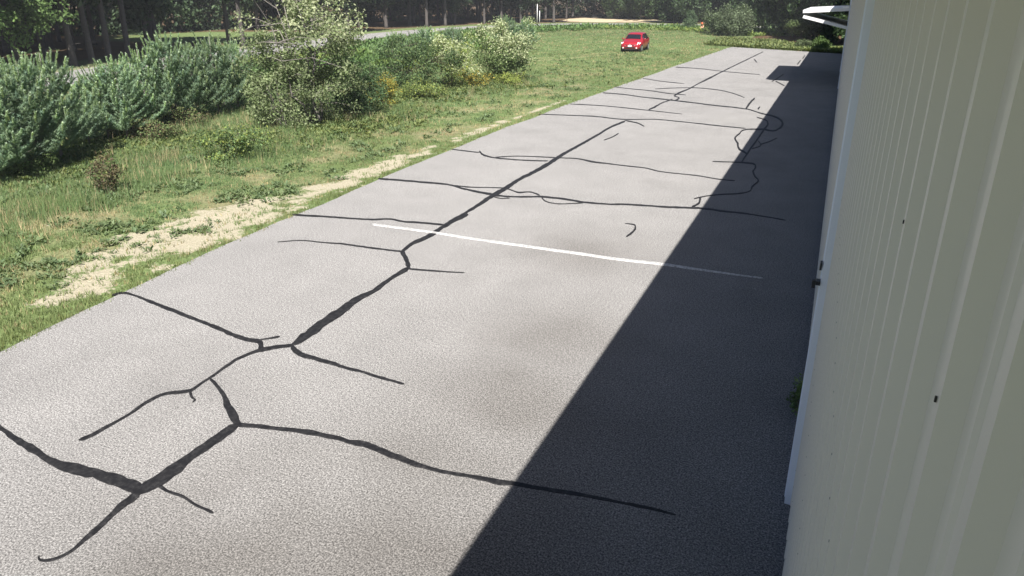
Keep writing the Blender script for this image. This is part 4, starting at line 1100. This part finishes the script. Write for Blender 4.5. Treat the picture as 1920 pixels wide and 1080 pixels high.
# 2: tall meadow grass and straw stalks on the left
x, y, r = sample_field(62000, 9, 40, -90, -20)
d = xe(y) - x
n = fbm(x * 0.45, y * 0.45, 71)
m = in_field(x, y) & (d > 2.4) & (d < 17) & (RNG.random(len(x)) < sstep(2.2, 5.5, d) * sstep(0.36, 0.60, n))
x, y, r, d = keep(x, y, m, r, d)
t = RNG.random(len(x))
col = mixcol((0.135, 0.225, 0.095), (0.21, 0.275, 0.11), t)
pk = RNG.random(len(x)) < 0.10 + 0.35 * (fbm(x * 0.6, y * 0.6, 73) > 0.58)
col[pk] = np.array([0.52, 0.44, 0.26]) * (0.7 + 0.5 * RNG.random((pk.sum(), 1)))
me = blades('meadow_grass', x, y, (0.14 + 0.28 * RNG.random(len(x)) ** 1.6) * sstep(1.5, 5.0, d) + 0.04, 6, 0.05, 0.011, col, 0.35)
tag(link('meadow_grass', me), 'tall bluish meadow grass with straw stalks on the left', 'grass', kind='stuff')


# 3: broad-leaved weeds in clumps
def rosettes(name, x, y, size, nl, col, rng=RNG, rise=0.6):
    n = len(x)
    z = gz(x, y)
    P = np.c_[x, y, z].repeat(nl, 0)
    a = rng.random(n * nl) * 6.283; el = 0.15 + rise * rng.random(n * nl)
    L = np.repeat(size, nl) * (0.6 + 0.6 * rng.random(n * nl))
    D = np.c_[np.cos(a) * np.cos(el), np.sin(a) * np.cos(el), np.sin(el)]
    side = np.c_[-np.sin(a), np.cos(a), np.zeros(n * nl)]
    P[:, :2] += rng.normal(size=(n * nl, 2)) * np.repeat(size, nl)[:, None] * 0.45
    P[:, 2] += np.repeat(size, nl) * 0.5 * rng.random(n * nl)
    w = side * (L * 0.22)[:, None]
    V = np.stack([P, P + D * L[:, None] * 0.5 + w, P + D * L[:, None] - np.array([0, 0, 0.12]) * L[:, None], P + D * L[:, None] * 0.5 - w], 1).reshape(-1, 3)
    c = np.repeat(col, nl, 0) * (1 + 0.16 * rng.normal(size=(n * nl, 1)))
    c = np.clip(np.c_[c[:, :3], np.ones(len(c))], 0.004, 1)
    return mesh_np(name, V, np.arange(len(V)).reshape(-1, 4), M['leaf'], np.repeat(c, 4, 0))


x, y, r = sample_field(76000, 8, 60, -90, 4)
d = xe(y) - x
n = fbm(x * 1.5, y * 1.5, 81)
s = sand_at(x, y)
pr = 0.75 * sstep(0.46, 0.66, n) * sstep(0.6, 1.6, d) * (1 - 0.55 * sstep(6, 10, d)) * (1 - 0.8 * s)
m = in_field(x, y) & (d > 0.3) & (d < 22) & (y < 62) & (RNG.random(len(x)) < pr)
x, y, r, d = keep(x, y, m, r, d)
col = mixcol((0.135, 0.20, 0.095), (0.19, 0.24, 0.11), RNG.random(len(x)))
me = rosettes('weeds', x, y, 0.045 + 0.09 * RNG.random(len(x)) ** 2.5 + 0.001 * r, 12, col, rise=0.9)
tag(link('weeds', me), 'dull green broad-leaved weeds in clumps along the sandy strip', 'weeds', kind='stuff')

# 4: goldenrod and tall weeds before the road
x, y, r = sample_field(26000, 40, 122, -62, -4)
rd = road_dist(x, y)
nearside = ~(np.array(x) < np.interp(y, [p[1] for p in ROAD[:8]], [p[0] for p in ROAD[:8]])) & (y < 107)
n = fbm(x * 0.2, y * 0.2, 91)
m = nearside & (rd > 4.2) & (rd < 11 + 9 * n) & (outside(x, y) > 1.2)
x, y, r, n = keep(x, y, m, r, n)
t = RNG.random(len(x)) * sstep(0.4, 0.7, n)
col = mixcol((0.125, 0.215, 0.065), (0.28, 0.33, 0.08), t)
me = rosettes('tall_weeds', x, y, 0.30 + 0.22 * RNG.random(len(x)), 10, col, rise=1.1)
tag(link('tall_weeds', me), 'band of tall green and yellow weeds before the road', 'weeds', kind='stuff')
# the same fringe past the far end of the pavement
x = -11.5 + 12.5 * RNG.random(5200); y = yend(x) + 0.5 + (4.0 + 6.0 * sstep(-2.5, -6.0, x)) * RNG.random(5200) ** 1.3
col = mixcol((0.115, 0.165, 0.06), (0.22, 0.245, 0.085), RNG.random(len(x)))
me = rosettes('fringe_weeds', x, y, 0.16 + 0.16 * RNG.random(len(x)), 9, col, rise=1.1)
tag(link('fringe_weeds', me), 'strip of yellow-green weeds along the far end of the pavement', 'weeds', kind='stuff')
# 5: weeds round the feet of the shrub row
FEET = [(-16.48, 18.47), (-16.04, 20.24), (-16.07, 22.25), (-16.42, 24.26), (-17.10, 27.93), (-16.79, 30.99), (-16.03, 33.72), (-17.16, 16.94), (-19.86, 15.71), (-20.03, 13.57), (-18.88, 11.65)]
cx = np.array([p[0] for p in FEET]); cyy = np.array([p[1] for p in FEET])
i = RNG.integers(0, len(FEET), 5200)
x = cx[i] + RNG.normal(size=5200) * 1.0; y = cyy[i] + RNG.normal(size=5200) * 0.75
col = mixcol((0.12, 0.185, 0.07), (0.23, 0.26, 0.085), RNG.random(len(x)))
me = rosettes('tangled_weeds', x, y, 0.07 + 0.09 * RNG.random(len(x)), 16, col, rise=1.0)
tag(link('tangled_weeds', me), 'tangle of weeds round the feet of the shrubs and pines', 'weeds', kind='stuff')


# ------------------------------------------------------------------ the red car
def build_car():
    sx, sy = -15.67, 57.25
    car = tag(empty('car', (sx, sy + 1.9, float(gz(sx, sy)) + 0.0), R(-88)), 'small red hatchback standing in the grass facing the camera', 'car')
    car.scale = (0.98, 0.98, 0.98)
    paint, nt, b = new_mat('red_paint')
    tc = nd(nt, 'ShaderNodeTexCoord').outputs['Object']
    nt.links.new(mixc(nt, noise(nt, 3, 4, 0.5, tc), (0.30, 0.010, 0.018), (0.36, 0.015, 0.026)), b.inputs['Base Color'])
    b.inputs['Roughness'].default_value = 0.35; b.inputs['Coat Weight'].default_value = 0.6; b.inputs['Coat Roughness'].default_value = 0.1
    glass = plain('car_glass', (0.012, 0.014, 0.02), 0.06, var=0.1, spec=0.8)
    tyre = plain('tyre', (0.02, 0.02, 0.02), 0.85, var=0.2)
    rimm = plain('rim', (0.55, 0.55, 0.56), 0.35, metal=0.5, var=0.1)
    black = plain('black_plastic', (0.02, 0.02, 0.021), 0.6, var=0.2)
    lampm = plain('lamp_lens', (0.85, 0.85, 0.84), 0.12, var=0.05, spec=0.8)
    platem = plain('plate', (0.85, 0.85, 0.83), 0.5, var=0.03)
    ST = [(2.00, .58, .30, .58, .64, .46), (1.94, .72, .24, .64, .71, .62), (1.70, .81, .20, .73, .82, .70), (1.35, .845, .19, .80, .90, .70), (0.98, .85, .19, .87, .97, .70),
          (0.65, .85, .19, .91, 1.20, .63), (0.36, .85, .19, .925, 1.39, .585), (0.0, .85, .19, .93, 1.47, .575), (-0.7, .85, .19, .945, 1.49, .575), (-1.35, .845, .19, .965, 1.44, .56),
          (-1.70, .82, .21, .97, 1.22, .585), (-1.88, .79, .24, .95, 1.02, .66), (-1.98, .70, .32, .80, .86, .58)]
    V = []; Fc = []
    for (x, w, zb, be, tp, tw) in ST:
        half = [(0, zb), (w * .80, zb), (w * .97, zb + .10), (w, (zb + be) / 2), (w * .985, be), (tw, tp - .03), (tw * .72, tp), (0, tp + .012)]
        ring = half + [(-yy, zz) for yy, zz in half[-2:0:-1]]
        V += [(x, yy, zz) for yy, zz in ring]
    k = 14
    for i in range(len(ST) - 1):
        for j in range(k):
            Fc.append((i * k + j, i * k + (j + 1) % k, (i + 1) * k + (j + 1) % k, (i + 1) * k + j))
    Fc.append(tuple(range(k))[::-1]); Fc.append(tuple((len(ST) - 1) * k + j for j in range(k)))
    mb = MB(); mb.v = V; mb.f = Fc
    body = mb.build('body', paint, car, True)
    me = body.data

    def st(x):
        xs = [s[0] for s in ST][::-1]
        return [float(np.interp(x, xs, [s[q] for s in ST][::-1])) for q in range(1, 6)]

    def sheet(name, rows, mat, off):
        n = len(rows[0]); q = MB(); q.v = [p for r_ in rows for p in r_]
        for i in range(len(rows) - 1):
            for j in range(n - 1): q.f.append((i * n + j, i * n + j + 1, (i + 1) * n + j + 1, (i + 1) * n + j))
        o = q.build(name, mat, car, True)
        return o
    # windscreen and rear window follow the body's loft, a little proud
    rows = []
    for x in (0.92, 0.65, 0.42):
        w, zb, be, tp, tw = st(x)
        rows.append([(x + .02, yy * tw * 0.93, tp + .014 - (0.028 if abs(yy) == 1 else 0)) for yy in (-1, -.7, 0, .7, 1)])
    sheet('windscreen', rows, glass, 0)
    rows = []
    for x in (-1.40, -1.62, -1.80):
        w, zb, be, tp, tw = st(x)
        rows.append([(x - .02, yy * tw * 0.9, tp + .014 - (0.028 if abs(yy) == 1 else 0)) for yy in (-1, -.7, 0, .7, 1)])
    sheet('rear_window', rows, glass, 0)
    for sgn in (-1, 1):
        for xa, xb in ((0.62, -0.32), (-0.40, -1.25)):
            q = []
            for lev in (0.06, 0.5, 0.9):
                row = []
                for x in np.linspace(xa, xb, 4):
                    w, zb, be, tp, tw = st(x)
                    y0, z0, y1, z1 = w * .985, be, tw, tp - .03
                    row.append((x, sgn * (y0 + (y1 - y0) * lev + .012), z0 + (z1 - z0) * lev))
                q.append(row)
            sheet('side_window', q, glass, 0)
        MB().tube([(0.66, sgn * .84, .98), (0.66, sgn * .99, 1.0)], [.05, .075], 8).build('wing_mirror', paint, car, True)
        hl = MB()
        pts = [(1.985, .34, .53), (1.93, .60, .57), (1.80, .755, .66), (1.60, .80, .76), (1.66, .62, .81), (1.84, .38, .73)]
        hl.v = [(x + .03, sgn * (yy + .03), z) for x, yy, z in pts] + [(1.90, sgn * .64, .70)]
        hl.f = [(i, (i + 1) % 6, 6) for i in range(6)]
        hl.build('headlight', lampm, car, True)
        MB().tube([(1.99, sgn * .56, .36), (2.012, sgn * .56, .36)], .06, 10).build('fog_lamp', lampm, car)
        tl = MB().box(-1.97, -1.86, sgn * .60 - .12, sgn * .60 + .12, .76, .98)
        tl.build('tail_light', paint, car)
        for xw in (1.27, -1.27):
            MB().tube([(xw, sgn * .60, .30), (xw, sgn * .858, .30)], .335, 20).build('wheel_arch', black, car)
            t = MB(); prof = [(.60, .17), (.615, .27), (.66, .30), (.82, .30), (.872, .285), (.878, .20)]
            for a in range(24):
                th = a * math.pi / 12
                t.v += [(xw + math.cos(th) * rr, sgn * yy, .30 + math.sin(th) * rr) for yy, rr in prof]
            for a in range(24):
                for j in range(len(prof) - 1):
                    t.f.append((a * 6 + j, a * 6 + j + 1, ((a + 1) % 24) * 6 + j + 1, ((a + 1) % 24) * 6 + j))
            wheel = t.build('wheel', tyre, car, True)
            MB().tube([(xw, sgn * .64, .30), (xw, sgn * .874, .30)], [.205, .20], 18).build('rim', rimm, wheel)
    MB().box(1.975, 2.012, -.42, .42, .33, .43).build('lower_grille', black, car)
    MB().box(1.99, 2.006, -.40, .40, .555, .60).build('grille', black, car)
    MB().box(2.013, 2.03, -.16, .16, .445, .575).build('number_plate', platem, car)
    MB().tube([(2.0, 0, .625), (2.02, 0, .622)], .05, 12).build('badge', rimm, car)
    MB().box(1.80, 2.0, -.60, .60, .20, .255).build('bumper_lip', black, car)
    MB().box(-1.1, 1.0, -.70, .70, .14, .188).build('underside', black, car)


build_car()

# ------------------------------------------------------------------ small things beside the road
x, y = -16.74, 96.11
o = tag(empty('marker_post', (x, y, 0)), 'short orange and pink marker post at the roadside', 'marker')
M['orange'] = plain('orange_plastic', (0.75, 0.16, 0.06), 0.5, var=0.1)
M['pinkish'] = plain('faded_orange', (0.80, 0.42, 0.28), 0.6, var=0.1)
MB().tube([(0, 0, 0), (0, 0, 0.62)], [0.22, 0.20], 12).build('base', M['pinkish'], o, True)
MB().tube([(0, 0, 0.62), (0, 0, 0.95), (0, 0, 1.02)], [0.21, 0.19, 0.12], 12).build('cap', M['orange'], o, True)
x, y = -44.82, 107.79
for dx, hh, lab in ((0, 2.9, 'taller white post of the pair at the roadside'), (0.42, 1.9, 'shorter white post of the pair at the roadside')):
    o = tag(empty('white_post', (x + dx, y, 0)), lab, 'post')
    MB().tube([(0, 0, -0.1), (0, 0, hh)], 0.055, 8).build('shaft', M['white'], o, True)
    MB().tube([(0, 0, hh), (0, 0, hh + 0.06)], [0.07, 0.03], 8).build('post_cap', M['white'], o, True)
x, y = -43.63, 118.34
o = tag(empty('sign_post', (x, y, 0)), 'thin grey metal post in front of the sandy bank', 'post')
MB().tube([(0, 0, -0.1), (0, 0, 3.4)], 0.045, 8).build('shaft', M['dark_metal'], o, True)
MB().box(-0.09, 0.09, -0.09, 0.09, -0.02, 0.05).build('base_plate', M['zinc'], o)
x, y = -0.90, 80.55
o = tag(empty('utility_pole', (x, y + 2, 0)), 'thin pale utility pole before the thicket next to the hangar', 'pole')
MB().tube([(0, 0, -0.2), (0, 0, 8.0)], [0.085, 0.06], 8).build('shaft', M['bark_grey'], o, True)
MB().box(-0.7, 0.7, -0.05, 0.05, 7.3, 7.42).build('crossarm', M['bark_grey'], o)


def boulder(x, y, s, label, seed):
    import bmesh
    bm = bmesh.new(); bmesh.ops.create_icosphere(bm, subdivisions=3, radius=1.0)
    rg = np.random.default_rng(seed); ph = rg.random(6) * 6
    for v in bm.verts:
        c = v.co; k = 1 + 0.18 * math.sin(3 * c.x + ph[0]) * math.cos(2.5 * c.y + ph[1]) + 0.10 * math.sin(6 * c.z + ph[2] + 4 * c.x)
        v.co = Vector((c.x * s[0], c.y * s[1], c.z * s[2])) * k
    me = bpy.data.meshes.new('boulder'); bm.to_mesh(me); bm.free()
    me.materials.append(M['stone'])
    tag(link('boulder', me, None, (x, y, float(gz(x, y)) + s[2] * 0.4)), label, 'boulder')


M['stone'] = plain('stone', (0.27, 0.265, 0.26), 0.9, var=0.3, scale=6, bump=0.5)
boulder(-19.47, 11.11, (0.20, 0.18, 0.14), 'grey boulder at the foot of the leftmost pines', 3)
boulder(-45.39, 139.32, (0.8, 0.6, 0.35), 'pale boulder on the sandy bank beside the wood', 4)


# ------------------------------------------------------------------ added haze volume, lifts the darks in place of lens glare
hm = bpy.data.materials.new('veiling_haze'); hm.use_nodes = True
hn = hm.node_tree; hn.nodes.clear()
ho = hn.nodes.new('ShaderNodeOutputMaterial'); hv = hn.nodes.new('ShaderNodeVolumePrincipled')
hv.inputs['Color'].default_value = (0.90, 0.94, 1.0, 1); hv.inputs['Density'].default_value = 0.0005
hn.links.new(hv.outputs[0], ho.inputs['Volume'])
tag(MB().box(-430, 430, -170, 720, -1.3, 18.5).build('haze', hm), 'thin added haze over the field, lifting the darks like lens glare', 'haze', kind='stuff')
